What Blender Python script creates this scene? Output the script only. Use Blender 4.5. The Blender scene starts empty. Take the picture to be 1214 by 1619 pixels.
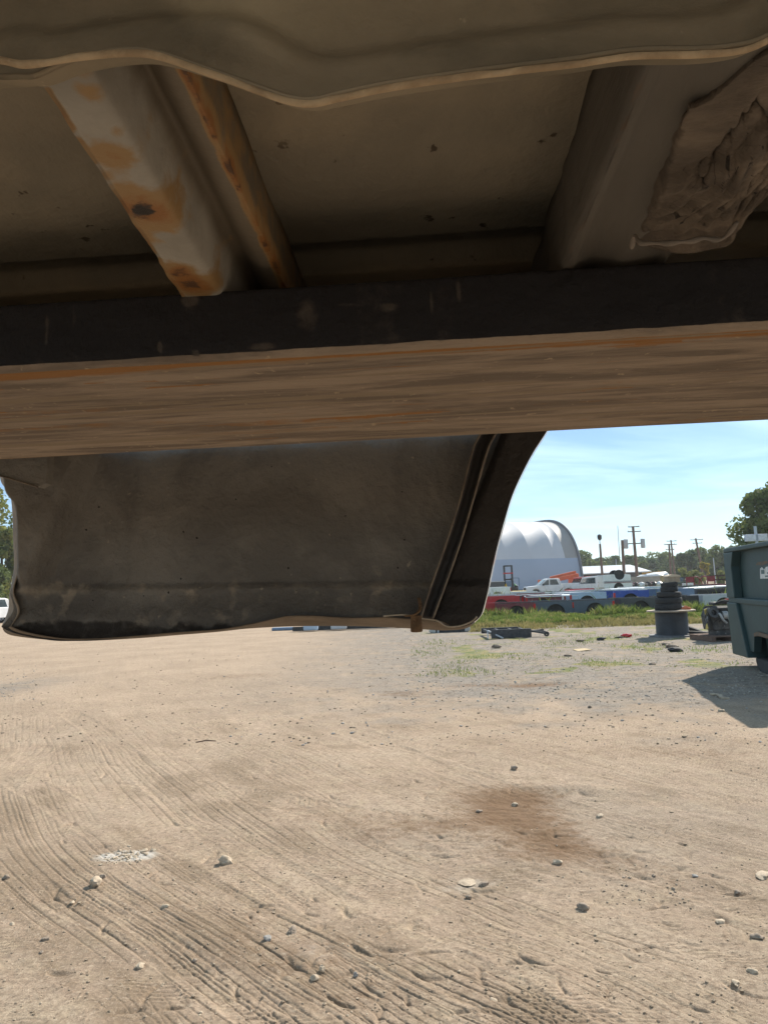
import bpy, math, random
import numpy as np
from mathutils import Vector, Matrix, noise as mn
R = math.radians
C = bpy.context.scene.collection
SC = bpy.context.scene
# ------------------------------------------------------------------ camera
EYE = Vector((0, 0, 1.5)); FPX = 1169.0; CX, CY = 607.0, 809.5
PITCH, ROLL = R(5.9), R(2.2)
cam_d = bpy.data.cameras.new('camera'); cam = bpy.data.objects.new('camera', cam_d); C.objects.link(cam)
CR = Matrix.Rotation(R(90) + PITCH, 3, 'X') @ Matrix.Rotation(-ROLL, 3, 'Z')
cam.matrix_world = Matrix.Translation(EYE) @ CR.to_4x4()
cam_d.sensor_fit = 'VERTICAL'; cam_d.sensor_height = 36; cam_d.sensor_width = 27
cam_d.lens = 36 * FPX / 1619; cam_d.clip_start = 0.02; cam_d.clip_end = 6000
SC.camera = cam
# ------------------------------------------------------------------ light
SUN_AZ, SUN_EL = R(41), R(38)
w = bpy.data.worlds.new('World'); SC.world = w; w.use_nodes = True
nt = w.node_tree; nt.nodes.clear()
def N(t, k, **kw):
    n = t.nodes.new(k)
    for a, b in kw.items(): setattr(n, a, b)
    return n
sky = N(nt, 'ShaderNodeTexSky', sky_type='NISHITA', sun_disc=False, sun_elevation=SUN_EL, sun_rotation=SUN_AZ)
sky.air_density = 0.8; sky.dust_density = 0.0; sky.ozone_density = 4.0
tc = N(nt, 'ShaderNodeTexCoord'); sep = N(nt, 'ShaderNodeSeparateXYZ'); nt.links.new(tc.outputs['Generated'], sep.inputs[0])
dv = []
mz = N(nt, 'ShaderNodeMath', operation='ADD'); nt.links.new(sep.outputs[2], mz.inputs[0]); mz.inputs[1].default_value = 0.12
for i in (0, 1):
    d = N(nt, 'ShaderNodeMath', operation='DIVIDE'); nt.links.new(sep.outputs[i], d.inputs[0]); nt.links.new(mz.outputs[0], d.inputs[1]); dv.append(d)
cb = N(nt, 'ShaderNodeCombineXYZ'); nt.links.new(dv[0].outputs[0], cb.inputs[0]); nt.links.new(dv[1].outputs[0], cb.inputs[1])
mp = N(nt, 'ShaderNodeMapping'); mp.inputs['Rotation'].default_value = (0, 0, R(28)); mp.inputs['Scale'].default_value = (0.55, 1.25, 1); nt.links.new(cb.outputs[0], mp.inputs[0])
nz = N(nt, 'ShaderNodeTexNoise'); nz.inputs['Scale'].default_value = 1.1; nz.inputs['Detail'].default_value = 8; nz.inputs['Roughness'].default_value = 0.55; nz.inputs['Distortion'].default_value = 0.9
nt.links.new(mp.outputs[0], nz.inputs[0])
cr = N(nt, 'ShaderNodeValToRGB'); cr.color_ramp.elements[0].position = 0.40; cr.color_ramp.elements[1].position = 0.68
cr.color_ramp.elements[0].color = (.10, .10, .10, 1); cr.color_ramp.elements[1].color = (0.75, 0.75, 0.75, 1)
nt.links.new(nz.outputs[0], cr.inputs[0])
mx = N(nt, 'ShaderNodeMix', data_type='RGBA'); nt.links.new(cr.outputs[0], mx.inputs[0]); nt.links.new(sky.outputs[0], mx.inputs[6]); mx.inputs[7].default_value = (7.0, 9.4, 10.2, 1)
bg = N(nt, 'ShaderNodeBackground'); bg.inputs[1].default_value = 0.085; nt.links.new(mx.outputs[2], bg.inputs[0])
wo = N(nt, 'ShaderNodeOutputWorld'); nt.links.new(bg.outputs[0], wo.inputs[0])
sd = bpy.data.lights.new('sun', 'SUN'); sd.energy = 4.8; sd.angle = R(0.6); sd.color = (1.0, 0.92, 0.80)
so = bpy.data.objects.new('sun', sd); C.objects.link(so)
SV = Vector((math.sin(SUN_AZ) * math.cos(SUN_EL), math.cos(SUN_AZ) * math.cos(SUN_EL), math.sin(SUN_EL)))
so.rotation_euler = SV.to_track_quat('Z', 'Y').to_euler(); so.location = (5, 5, 12)
SC.view_settings.view_transform = 'Standard'; SC.view_settings.look = 'None'; SC.view_settings.gamma = 1
SC.view_settings.exposure = 0.70
SC.render.engine = 'CYCLES'; SC.cycles.max_bounces = 10; SC.cycles.diffuse_bounces = 6

# ------------------------------------------------------------------ projecting helpers
def ray(px, py): return CR @ Vector(((px - CX) / FPX, -(py - CY) / FPX, -1.0))
def on_z(px, py, z=0.0):
    d = ray(px, py); t = (z - EYE.z) / d.z; return EYE + d * t
def at_d(px, py, dist):
    d = ray(px, py); return EYE + d * (dist / d.y)
# numpy value noise
def _h(ix, iy, s):
    n = (ix * 374761393 + iy * 668265263 + s * 1442695041) & 0x7fffffff
    n = ((n ^ (n >> 13)) * 1274126177) & 0x7fffffff
    return ((n ^ (n >> 16)) & 0xffff) / 65535.0
def vn(x, y, s=0):
    x = np.asarray(x, float); y = np.asarray(y, float)
    ix = np.floor(x).astype(np.int64); iy = np.floor(y).astype(np.int64); fx = x - ix; fy = y - iy
    fx = fx * fx * (3 - 2 * fx); fy = fy * fy * (3 - 2 * fy)
    return (_h(ix, iy, s) * (1 - fx) + _h(ix + 1, iy, s) * fx) * (1 - fy) + (_h(ix, iy + 1, s) * (1 - fx) + _h(ix + 1, iy + 1, s) * fx) * fy
def fbm(x, y, s=0, o=4, g=0.5):
    t = 0; a = 1; m = 0
    for i in range(o):
        t = t + a * vn(x * 2 ** i + 17.3 * i, y * 2 ** i - 9.1 * i, s + i); m += a; a *= g
    return t / m
def sst(a, b, x):
    t = np.clip((x - a) / (b - a), 0, 1); return t * t * (3 - 2 * t)

# ------------------------------------------------------------------ materials
def mat(name, c1, c2=None, rough=0.8, metal=0.0, scale=6.0, stretch=(1, 1, 1), detail=8, lo=0.35, hi=0.65, bump=0.0, bscale=None,
        attrs=(), c3=None, s3=30, t3=(0.6, 0.7), coat=0.0, spec=0.4, emit=None, namp=.9):
    m = bpy.data.materials.new(name); m.use_nodes = True; t = m.node_tree; p = t.nodes['Principled BSDF']
    p.inputs['Roughness'].default_value = rough; p.inputs['Metallic'].default_value = metal
    p.inputs['Specular IOR Level'].default_value = spec
    if coat: p.inputs['Coat Weight'].default_value = coat; p.inputs['Coat Roughness'].default_value = 0.08
    if emit: p.inputs['Emission Color'].default_value = (*emit[:3], 1); p.inputs['Emission Strength'].default_value = emit[3]
    c2 = c2 or tuple(x * 0.8 for x in c1)
    co = N(t, 'ShaderNodeTexCoord'); ma = N(t, 'ShaderNodeMapping'); ma.inputs['Scale'].default_value = stretch
    t.links.new(co.outputs['Object'], ma.inputs[0])
    def noise(sc, de=detail, dist=0.0, src=ma):
        n = N(t, 'ShaderNodeTexNoise'); n.inputs['Scale'].default_value = sc; n.inputs['Detail'].default_value = de; n.inputs['Distortion'].default_value = dist
        n.inputs['Roughness'].default_value = 0.62
        t.links.new(src.outputs[0] if src is ma else src.outputs['Object'], n.inputs[0]); return n
    def ramp(src, a, b):
        r = N(t, 'ShaderNodeMapRange', interpolation_type='SMOOTHSTEP'); r.inputs[1].default_value = a; r.inputs[2].default_value = b
        t.links.new(src, r.inputs[0]); return r.outputs[0]
    def mix(f, a, b):
        x = N(t, 'ShaderNodeMix', data_type='RGBA'); t.links.new(f, x.inputs[0])
        for k, v in ((6, a), (7, b)):
            if isinstance(v, tuple): x.inputs[k].default_value = (*v, 1)
            else: t.links.new(v, x.inputs[k])
        return x.outputs[2]
    n1 = noise(scale, dist=0.4)
    col = mix(ramp(n1.outputs[0], lo, hi), c1, c2)
    if c3: col = mix(ramp(noise(s3, 3, 0.0, co).outputs[0], *t3), col, c3)
    for (an, ac, ns, lo2, hi2) in attrs:
        at = N(t, 'ShaderNodeAttribute', attribute_name=an)
        nn = noise(ns, 8, 0.3, co)
        ad = N(t, 'ShaderNodeMath', operation='MULTIPLY_ADD'); t.links.new(nn.outputs[0], ad.inputs[0]); ad.inputs[1].default_value = namp; t.links.new(at.outputs['Fac'], ad.inputs[2])
        col = mix(ramp(ad.outputs[0], lo2, hi2), col, ac)
    t.links.new(col, p.inputs['Base Color'])
    if bump:
        nb = noise(bscale or scale * 4, 10); b = N(t, 'ShaderNodeBump'); b.inputs['Strength'].default_value = min(1, bump * 1.0); b.inputs['Distance'].default_value = 0.01 if bump <= 1 else 0.01 * bump
        t.links.new(nb.outputs[0], b.inputs['Height']); t.links.new(b.outputs[0], p.inputs['Normal'])
    return m

# ------------------------------------------------------------------ object helpers
def tag(o, label=None, cat=None, group=None, kind=None):
    if label: o['label'] = label
    if cat: o['category'] = cat
    if group: o['group'] = group
    if kind: o['kind'] = kind
    return o
def thing(name, label, cat, loc=(0, 0, 0), rz=0, group=None):
    o = bpy.data.objects.new(name, None); C.objects.link(o); o.location = loc; o.rotation_euler = (0, 0, rz); o.empty_display_size = 0.2
    return tag(o, label, cat, group)
def copy_tree(o, parent=None):
    c = o.copy(); C.objects.link(c); c.parent = parent
    for ch in list(o.children): copy_tree(ch, c)
    return c
class MB:
    def __init__(s): s.v = []; s.f = []
    def add(s, vs, fs):
        k = len(s.v); s.v += [tuple(x) for x in vs]; s.f += [tuple(i + k for i in f) for f in fs]; return s
    def box(s, c, d, M=None):
        x, y, z = (q / 2 for q in d)
        vs = [Vector((sx * x, sy * y, sz * z)) for sx in (-1, 1) for sy in (-1, 1) for sz in (-1, 1)]
        if M is not None: vs = [M @ q for q in vs]
        c = Vector(c)
        return s.add([q + c for q in vs], [(0, 1, 3, 2), (4, 6, 7, 5), (0, 4, 5, 1), (2, 3, 7, 6), (0, 2, 6, 4), (1, 5, 7, 3)])
    def bar(s, a, b, w_, h_=None):
        a, b = Vector(a), Vector(b); h_ = h_ or w_; q = (b - a).to_track_quat('Z', 'Y').to_matrix()
        return s.box((a + b) / 2, (w_, h_, (b - a).length), q)
    def tube(s, pts, rad, n=8, cap=True):
        pts = [Vector(p) for p in pts]; rad = rad if hasattr(rad, '__len__') else [rad] * len(pts); vs = []; fs = []
        for i, p in enumerate(pts):
            d = (pts[min(i + 1, len(pts) - 1)] - pts[max(i - 1, 0)]); q = d.to_track_quat('Z', 'Y').to_matrix()
            for k in range(n):
                a = 2 * math.pi * k / n; vs.append(p + q @ Vector((math.cos(a) * rad[i], math.sin(a) * rad[i], 0)))
        for i in range(len(pts) - 1):
            for k in range(n): fs.append((i * n + k, i * n + (k + 1) % n, (i + 1) * n + (k + 1) % n, (i + 1) * n + k))
        if cap: fs.append(tuple(range(n))[::-1]); fs.append(tuple(range((len(pts) - 1) * n, len(pts) * n)))
        return s.add(vs, fs)
    def lathe(s, prof, c=(0, 0, 0), n=32, M=None, closed=False):
        c = Vector(c); vs = []; fs = []; m = len(prof)
        for (r, z) in prof:
            for k in range(n):
                a = 2 * math.pi * k / n; q = Vector((r * math.cos(a), r * math.sin(a), z))
                if M is not None: q = M @ q
                vs.append(q + c)
        for i in range(m if closed else m - 1):
            j = (i + 1) % m
            for k in range(n): fs.append((i * n + k, i * n + (k + 1) % n, j * n + (k + 1) % n, j * n + k))
        return s.add(vs, fs)
    def prism(s, poly, ax, a, b):
        n = len(poly)
        def mk(p, t): return {'x': (t, p[0], p[1]), 'y': (p[0], t, p[1]), 'z': (p[0], p[1], t)}[ax]
        vs = [mk(p, a) for p in poly] + [mk(p, b) for p in poly]
        fs = [tuple(range(n))[::-1], tuple(range(n, 2 * n))] + [(i, (i + 1) % n, n + (i + 1) % n, n + i) for i in range(n)]
        return s.add(vs, fs)
    def build(s, name, m, parent=None, smooth=False, bevel=0, solid=0, attrs=None):
        me = bpy.data.meshes.new(name); me.from_pydata(s.v, [], s.f); me.update()
        o = bpy.data.objects.new(name, me); C.objects.link(o); me.materials.append(m)
        if parent: o.parent = parent
        if smooth:
            for p in me.polygons: p.use_smooth = True
            if smooth != 'all': me.set_sharp_from_angle(angle=R(38))
        if solid: q = o.modifiers.new('solid', 'SOLIDIFY'); q.thickness = solid; q.offset = 0
        if bevel: q = o.modifiers.new('bevel', 'BEVEL'); q.width = bevel; q.segments = 2; q.limit_method = 'ANGLE'
        for k, vals in (attrs or {}).items():
            a = me.attributes.new(k, 'FLOAT', 'POINT'); a.data.foreach_set('value', np.asarray(vals, np.float32).ravel())
        return o
def grid_obj(name, P, m, parent=None, attrs=None, solid=0, drop=None):
    """P: (rows, cols, 3) array"""
    r, c = P.shape[:2]; i = np.arange(r * c).reshape(r, c)
    q = np.stack([i[:-1, :-1], i[:-1, 1:], i[1:, 1:], i[1:, :-1]], -1).reshape(-1, 4)
    if drop is not None: q = q[~drop[:-1, :-1].reshape(-1)]
    me = bpy.data.meshes.new(name); me.vertices.add(r * c); me.vertices.foreach_set('co', P.astype(np.float32).ravel())
    me.loops.add(q.size); me.loops.foreach_set('vertex_index', q.astype(np.int32).ravel())
    me.polygons.add(len(q)); me.polygons.foreach_set('loop_start', np.arange(0, q.size, 4, dtype=np.int32))
    me.polygons.foreach_set('use_smooth', np.ones(len(q), bool))
    me.update(calc_edges=True); me.validate()
    for k, vals in (attrs or {}).items():
        a = me.attributes.new(k, 'FLOAT', 'POINT'); a.data.foreach_set('value', np.asarray(vals, np.float32).ravel())
    o = bpy.data.objects.new(name, me); C.objects.link(o); me.materials.append(m)
    if parent: o.parent = parent
    if solid: s_ = o.modifiers.new('solid', 'SOLIDIFY'); s_.thickness = solid; s_.offset = 0
    return o
def interp(pts, n, k=None):
    """resample a polyline evenly with Catmull-Rom smoothing"""
    P = np.array(pts, float); d = np.r_[0, np.cumsum(np.linalg.norm(np.diff(P, axis=0), axis=1))]
    t = np.linspace(0, d[-1], n); out = []
    for x in t:
        i = min(max(np.searchsorted(d, x) - 1, 0), len(P) - 2); u = (x - d[i]) / (d[i + 1] - d[i] + 1e-12)
        a, b = P[i], P[i + 1]; m0 = (P[i + 1] - P[max(i - 1, 0)]) / 2; m1 = (P[min(i + 2, len(P) - 1)] - P[i]) / 2
        out.append((2 * u ** 3 - 3 * u ** 2 + 1) * a + (u ** 3 - 2 * u ** 2 + u) * m0 + (-2 * u ** 3 + 3 * u ** 2) * b + (u ** 3 - u ** 2) * m1)
    return np.array(out)

# ================================================================== GROUND
def build_ground():
    A = 1150; r_ = np.concatenate([[0.15, 0.6, 1.1, 1.5, 1.8], 1 / np.linspace(1 / 2.0, 1 / 15.0, 900), np.geomspace(15.4, 900, 150)])
    fw = np.linspace(-34, 34, A); side = np.r_[np.linspace(-180, -34.5, 60)]; side2 = np.linspace(34.5, 180, 60)
    th = np.radians(np.r_[side, fw, side2])
    rr, tt = np.meshgrid(r_, th, indexing='ij'); X = rr * np.sin(tt); Y = rr * np.cos(tt)
    near = 1 - sst(14, 40, rr)
    Z = (fbm(X / 1.7, Y / 1.7, 3, 3) - .5) * 0.05 * near + (fbm(X / .45, Y / .45, 8, 3) - .5) * 0.022 * near
    rough = fbm(X / 1.3, Y / 1.3, 21, 3)
    Z += (fbm(X / .09, Y / .09, 11, 4, .68) - .5) * 0.011 * near * (0.4 + rough)
    pebble = np.clip(vn(X / .022, Y / .022, 5) - 0.84, 0, 1) * 0.035
    Z += pebble * near * (0.3 + rough)
    # ruts and tread marks
    tr = np.zeros_like(Z); lug_h = np.zeros_like(Z)
    TR = [  # (pixels, width, ribs, depth, type)
        ([(30, 1235), (180, 1320), (330, 1412), (480, 1503), (660, 1619)], .26, 6, 1.0, 0),
        ([(0, 1290), (100, 1370), (230, 1450), (380, 1560), (470, 1640)], .22, 5, .8, 0),
        ([(105, 1125), (170, 1170), (250, 1235), (340, 1310), (450, 1385), (580, 1460), (760, 1550), (900, 1640)], .27, 6, 1.0, 0),
        ([(215, 1130), (330, 1210), (450, 1270), (600, 1345), (800, 1440), (1000, 1530), (1214, 1619)], .22, 5, .55, 0),
        ([(0, 1250), (60, 1190), (115, 1130), (160, 1080), (205, 1035)], .24, 5, .6, 0),
        ([(640, 1440), (820, 1500), (1000, 1575), (1120, 1640)], .24, 6, .8, 0),
        ([(0, 1350), (90, 1440), (200, 1540), (260, 1619)], .22, 4, .5, 0),
        ([(330, 1245), (430, 1262), (560, 1285), (660, 1300), (820, 1360), (1000, 1420), (1214, 1500)], .30, 3, .7, 1),
        ([(560, 1160), (700, 1212), (860, 1262), (1000, 1310), (1214, 1390)], .26, 5, .9, 0),
        ([(350, 1080), (500, 1140), (700, 1190), (900, 1225), (1214, 1300)], .30, 4, .7, 1),
        ([(620, 1180), (760, 1250), (900, 1330), (1060, 1390), (1214, 1440)], .24, 4, .7, 1),
        ([(100, 1420), (260, 1500), (420, 1600)], .2, 4, .6, 1),
        ([(170, 1110), (300, 1085), (420, 1060), (600, 1040)], .3, 3, .3, 0),
        ([(640, 1110), (800, 1130), (1000, 1180), (1214, 1225)], .28, 5, .7, 0),
        ([(700, 1330), (850, 1345), (1000, 1370), (1214, 1420)], .3, 4, .7, 1),
        ([(330, 1300), (420, 1340), (560, 1370), (700, 1375)], .24, 4, .6, 1),
    ]
    for k, (pp, wd, nr, dep, ty) in enumerate(TR):
        pl = interp([on_z(*p)[:2] for p in pp], 26)
        M = (X > pl[:, 0].min() - .4) & (X < pl[:, 0].max() + .4) & (Y > pl[:, 1].min() - .4) & (Y < pl[:, 1].max() + .4)
        Xm, Ym = X[M], Y[M]; best = np.full(Xm.shape, 9.); lat = np.zeros_like(Xm); lon = np.zeros_like(Xm); acc = 0
        for i in range(len(pl) - 1):
            a = pl[i]; d = pl[i + 1] - a; L = np.hypot(*d); d = d / L
            x = Xm - a[0]; y = Ym - a[1]; s = x * d[0] + y * d[1]; l = -x * d[1] + y * d[0]
            sc = np.clip(s, 0, L); dist = np.hypot(s - sc, l); m = dist < best
            best[m] = dist[m]; lat[m] = l[m]; lon[m] = (acc + sc)[m]; acc += L
        lw = lat + (vn(lon * 1.1, lat * 0 + k, 40 + k) - .5) * 0.022
        q = lw / wd * 2
        band = 1 - sst(.8, 1.12, np.abs(q))
        band *= (best < wd)
        keep = sst(.34, .52, fbm(lon * 1.5 + 9 * k, lat * 3.5, 60 + k, 3)) * dep
        rib = np.abs(np.sin((q + 1) * nr * math.pi / 2)); groove = np.clip(1 - rib * 3.0, 0, 1)
        brk = sst(.15, .55, vn(lon * 7, np.round(q * nr / 2 + .5) * 7.7, 80 + k))
        keep = keep * .62; dz = -band * keep * 0.004
        if ty == 0: dz -= band * keep * groove * 0.010 * (0.25 + .75 * brk)
        else:
            chev = np.sin((lon + np.abs(lat) * .8) / 0.045 * math.pi * (1 if k % 2 else .6)); dz -= band * keep * sst(.3, .8, chev) * 0.009 * brk * sst(.35, .6, fbm(lon * 8, lat * 12, 70 + k, 2))
        edge = np.exp(-((np.abs(q) - 1.12) / .12) ** 2) * (best < wd); dz += edge * keep * 0.004
        dz -= band * keep * (np.abs(q) > .72) * sst(.1, .6, np.sin(lon / 0.02 * math.pi)) * 0.003
        Z[M] += dz; tr[M] = np.maximum(tr[M], band * keep)
    # sweeping fine tread grooves following the turning traffic
    M = (Y > .8) & (Y < 14) & (X > -7) & (X < 7); Xm, Ym = X[M], Y[M]
    yk = np.linspace(.5, 14.5, 400); dk = np.interp(yk, [0, 2, 2.5, 3.4, 5, 8, 14], [-1.4, -1.2, -1.08, -.92, -.64, -.50, -.42]); Fk = np.r_[0, np.cumsum((dk[1:] + dk[:-1]) / 2 * np.diff(yk))]
    Fp = np.interp(Ym, yk, dk); lon = np.interp(Ym, yk, np.r_[0, np.cumsum(np.hypot(1, (dk[1:] + dk[:-1]) / 2) * np.diff(yk))]); cs_ = Xm - np.interp(Ym, yk, Fk)
    lw = cs_ / 1.35 + (fbm(lon * .5, cs_ * .5, 301, 2) - .5) * .20
    fine = np.zeros_like(lw)
    for (pitch, wdt, dep, sd_, f1, f2) in ((.046, .13, .0065, 310, .9, 3.4), (.060, .12, .0075, 320, .7, 2.6), (.033, .16, .004, 330, 1.2, 4.5)):
        g = np.clip(1 - np.abs(((lw / pitch + .5) % 1) - .5) * 2 / wdt / 1.6, 0, 1)
        mk = sst(.55, .61, fbm(lon * f1 * .5, lw * f2, sd_, 2)) * sst(.15, .45, vn(lon * 3.5, np.floor(lw / pitch + .5) * 3.7, sd_ + 9))
        fine += g * mk * dep; tr[M] = np.maximum(tr[M], mk * (.25 + 1.6 * g))
    ll = np.sin(lon / .019 * math.pi + np.sin(lw * 60) * .8); fine += sst(.1, .7, ll) * sst(.60, .68, fbm(lon * 1.5, lw * 4, 350, 3)) * .0035
    swp = .5 * fbm(lw * 7, lon * .5, 360, 5, .65) + .5 * fbm(Xm * 2.2, Ym * 2.2, 361, 4)
    fade = 1 - sst(6, 13, Ym)
    Z[M] -= fine * fade * .85; Z[M] += (swp - .5) * .005 * fade
    sweep = np.full(Z.shape, .5); sweep[M] = .5 + (swp - .5) * fade
    # foot and lug prints scattered
    rng = np.random.RandomState(4)
    for i in range(110):
        px, py = rng.uniform(20, 1200), rng.uniform(1180, 1600); c = on_z(px, py); a = rng.uniform(0, 3.14); l = rng.uniform(.03, .09); wd = rng.uniform(.008, .016)
        sl = (np.abs(X - c.x) < .15) & (np.abs(Y - c.y) < .15); x = X[sl] - c.x; y = Y[sl] - c.y
        s = x * math.cos(a) + y * math.sin(a); t_ = -x * math.sin(a) + y * math.cos(a) + s * s * 3
        Z[sl] -= np.exp(-(t_ / wd) ** 2 - (s / l) ** 4) * .011
    # soft mounds round the stained hollow
    def blob(px, py, sx, sy, ang=0):
        c = on_z(px, py); x = X - c.x; y = Y - c.y; ca, sa = math.cos(ang), math.sin(ang)
        u = x * ca + y * sa; v = -x * sa + y * ca; return np.exp(-(u / sx) ** 2 - (v / sy) ** 2)
    stain = 1.1 * blob(805, 1262, .36, .42, -.6) + .75 * blob(880, 1335, .34, .30, -.5) + .8 * blob(842, 1296, .30, .26, -.5) + .45 * blob(700, 1300, .4, .2, -.4) + .35 * blob(730, 1250, .3, .3, 0) + .35 * blob(540, 1300, .9, .3, -.8) + .3 * blob(960, 1370, .7, .25, -.6) \
        + .85 * blob(850, 1082, .55, .3) + .6 * blob(745, 1083, .7, .3) + .55 * blob(650, 1095, .6, .35) + .5 * blob(380, 1070, .8, .5) + .35 * blob(1000, 1190, 1.4, .3, -.2) + .3 * blob(640, 1020, 1.5, 1) + .4 * blob(400, 1480, .9, .25, -.7)
    n1 = fbm(X / .5, Y / .5, 31, 4)
    stain = stain * (.45 + n1)
    Z += (fbm(X / .12 + Y / .2, Y / .05, 95, 4) - .5) * .02 * np.clip(stain, 0, 1) * (Y < 8); Z += blob(820, 1262, .5, .3) * -.02 + blob(930, 1245, .5, .12, -.3) * .02
    # grey gravel belongs to the far right of the yard
    gv = sst(8.2, 11.5, Y + X * .35 + (n1 - .5) * 5) * sst(-3.5, 1.5, X + (Y - 10) * .05) + .8 * blob(20, 1085, .8, 1.3) + .30 * blob(1000, 1300, 1.5, 1)
    gv *= 1 - sst(36, 60, rr)
    gr = sst(15, 19, Y) * sst(.2, .6, n1 + .0) * (1 - sst(34, 37, Y)) * sst(0, 3, X)
    grs = sst(.50, .62, fbm(X / .9, Y / .9, 55, 3)) * sst(10.5, 13, Y) * (1 - sst(30, 40, Y)) * sst(-1, 2, X)
    gr = np.maximum(sst(24, 27, Y - X * .15) * (1 - sst(60, 70, Y)) * sst(0, 2.5, X), grs * .6)
    pale = blob(200, 1352, .22, .12) + .5 * blob(740, 1395, .3, .2) + .35 * blob(1020, 1500, .7, .25) + .4 * blob(500, 1500, .5, .2)
    Z += (fbm(X / .06, Y / .06, 91, 3) - .5) * .009 * np.clip(pale + gv * .6, 0, 1) * near
    P = np.stack([X, Y, Z - 0.0], -1)
    # ground material
    m = bpy.data.materials.new('packed dirt'); m.use_nodes = True; t = m.node_tree; p = t.nodes['Principled BSDF']
    p.inputs['Roughness'].default_value = 0.95; p.inputs['Specular IOR Level'].default_value = 0.15
    co = N(t, 'ShaderNodeTexCoord')
    def noise(sc, de=8, ro=.6, di=0.0, stretch=None):
        n = N(t, 'ShaderNodeTexNoise'); n.inputs['Scale'].default_value = sc; n.inputs['Detail'].default_value = de; n.inputs['Roughness'].default_value = ro; n.inputs['Distortion'].default_value = di
        if stretch:
            mm = N(t, 'ShaderNodeMapping'); mm.inputs['Rotation'].default_value = (0, 0, R(stretch[2])); mm.inputs['Scale'].default_value = (stretch[0], stretch[1], 1)
            t.links.new(co.outputs['Object'], mm.inputs[0]); t.links.new(mm.outputs[0], n.inputs[0])
        else: t.links.new(co.outputs['Object'], n.inputs[0])
        return n.outputs[0]
    def rmp(s, a, b):
        r = N(t, 'ShaderNodeMapRange', interpolation_type='SMOOTHSTEP'); r.inputs[1].default_value = a; r.inputs[2].default_value = b; t.links.new(s, r.inputs[0]); return r.outputs[0]
    def mix(f, a, b):
        x = N(t, 'ShaderNodeMix', data_type='RGBA')
        if isinstance(f, float): x.inputs[0].default_value = f
        else: t.links.new(f, x.inputs[0])
        for k, v in ((6, a), (7, b)):
            if isinstance(v, tuple): x.inputs[k].default_value = (*v, 1)
            else: t.links.new(v, x.inputs[k])
        return x.outputs[2]
    def mth(op, a, b):
        x = N(t, 'ShaderNodeMath', operation=op)
        for k, v in ((0, a), (1, b)):
            if isinstance(v, (int, float)): x.inputs[k].default_value = v
            else: t.links.new(v, x.inputs[k])
        return x.outputs[0]
    def att(nm): return N(t, 'ShaderNodeAttribute', attribute_name=nm).outputs['Fac']
    col = mix(rmp(noise(.8, 6), .35, .65), (.445, .333, .242), (.345, .255, .184))
    col = mix(rmp(noise(5, 8, .65), .42, .7), col, (.42, .325, .225))
    col = mix(mth('MULTIPLY', rmp(att('sweep'), .50, .68), .75), col, (.235, .170, .112)); col = mix(mth('MULTIPLY', rmp(att('sweep'), .50, .32), .5), col, (.43, .34, .25)); col = mix(mth('MULTIPLY', rmp(noise(9, 9, .75), .5, .66), .55), col, (.235, .17, .115)); col = mix(mth('MULTIPLY', rmp(noise(34, 6, .8), .46, .60), .65), col, (.215, .158, .112)); col = mix(mth('MULTIPLY', rmp(noise(47, 6, .8), .52, .64), .55), col, (.56, .45, .34))
    col = mix(rmp(noise(110, 3, .7), .60, .68), col, (.17, .125, .09))
    col = mix(rmp(noise(160, 2), .64, .74), col, (.50, .40, .29))
    col = mix(mth('MULTIPLY', att('track'), .30), col, (.24, .18, .125))
    gcol = mix(rmp(noise(28, 5, .8), .35, .62), (.165, .142, .118), (.29, .25, .21))
    gcol = mix(rmp(noise(70, 3, .8), .6, .7), gcol, (.52, .49, .45))
    gcol = mix(rmp(noise(1.2, 5), .5, .7), gcol, (.30, .235, .17)); gcol = mix(rmp(noise(4.5, 9, .8), .5, .62), gcol, (.15, .125, .10))
    col = mix(mth('MULTIPLY', att('gravel'), rmp(noise(2.2, 6), .2, .5)), col, gcol)
    col = mix(rmp(mth('ADD', att('pale'), mth('MULTIPLY', noise(14, 6), .5)), .6, 1.0), col, (.50, .455, .40))
    col = mix(mth('MULTIPLY', rmp(mth('ADD', att('stain'), mth('MULTIPLY', mth('SUBTRACT', noise(9, 9, .85), .5), 1.7)), .10, 1.0), .85), col, (.165, .095, .050))
    grc = mix(rmp(noise(3, 6), .4, .62), (.10, .135, .035), (.26, .22, .10))
    col = mix(rmp(mth('ADD', att('grass'), mth('MULTIPLY', noise(6, 8), .8)), .78, 1.05), col, grc)
    t.links.new(col, p.inputs['Base Color'])
    hb = mth('ADD', mth('MULTIPLY', noise(55, 8, .7), .8), mth('MULTIPLY', noise(260, 4, .75), .6))
    b = N(t, 'ShaderNodeBump'); b.inputs['Strength'].default_value = .9; b.inputs['Distance'].default_value = .010
    t.links.new(hb, b.inputs['Height']); t.links.new(b.outputs[0], p.inputs['Normal'])
    o = grid_obj('ground', P, m, attrs={'track': tr, 'stain': stain, 'gravel': gv, 'grass': gr, 'pale': pale, 'sweep': sweep})
    tag(o, kind='structure'); return r_, th, Z
GR, GT, GZ = build_ground()
def gz(x, y):
    i = min(int(np.searchsorted(GR, math.hypot(x, y))), len(GR) - 1); j = min(int(np.searchsorted(GT, math.atan2(x, y))), len(GT) - 1); return float(GZ[i, j])

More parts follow.
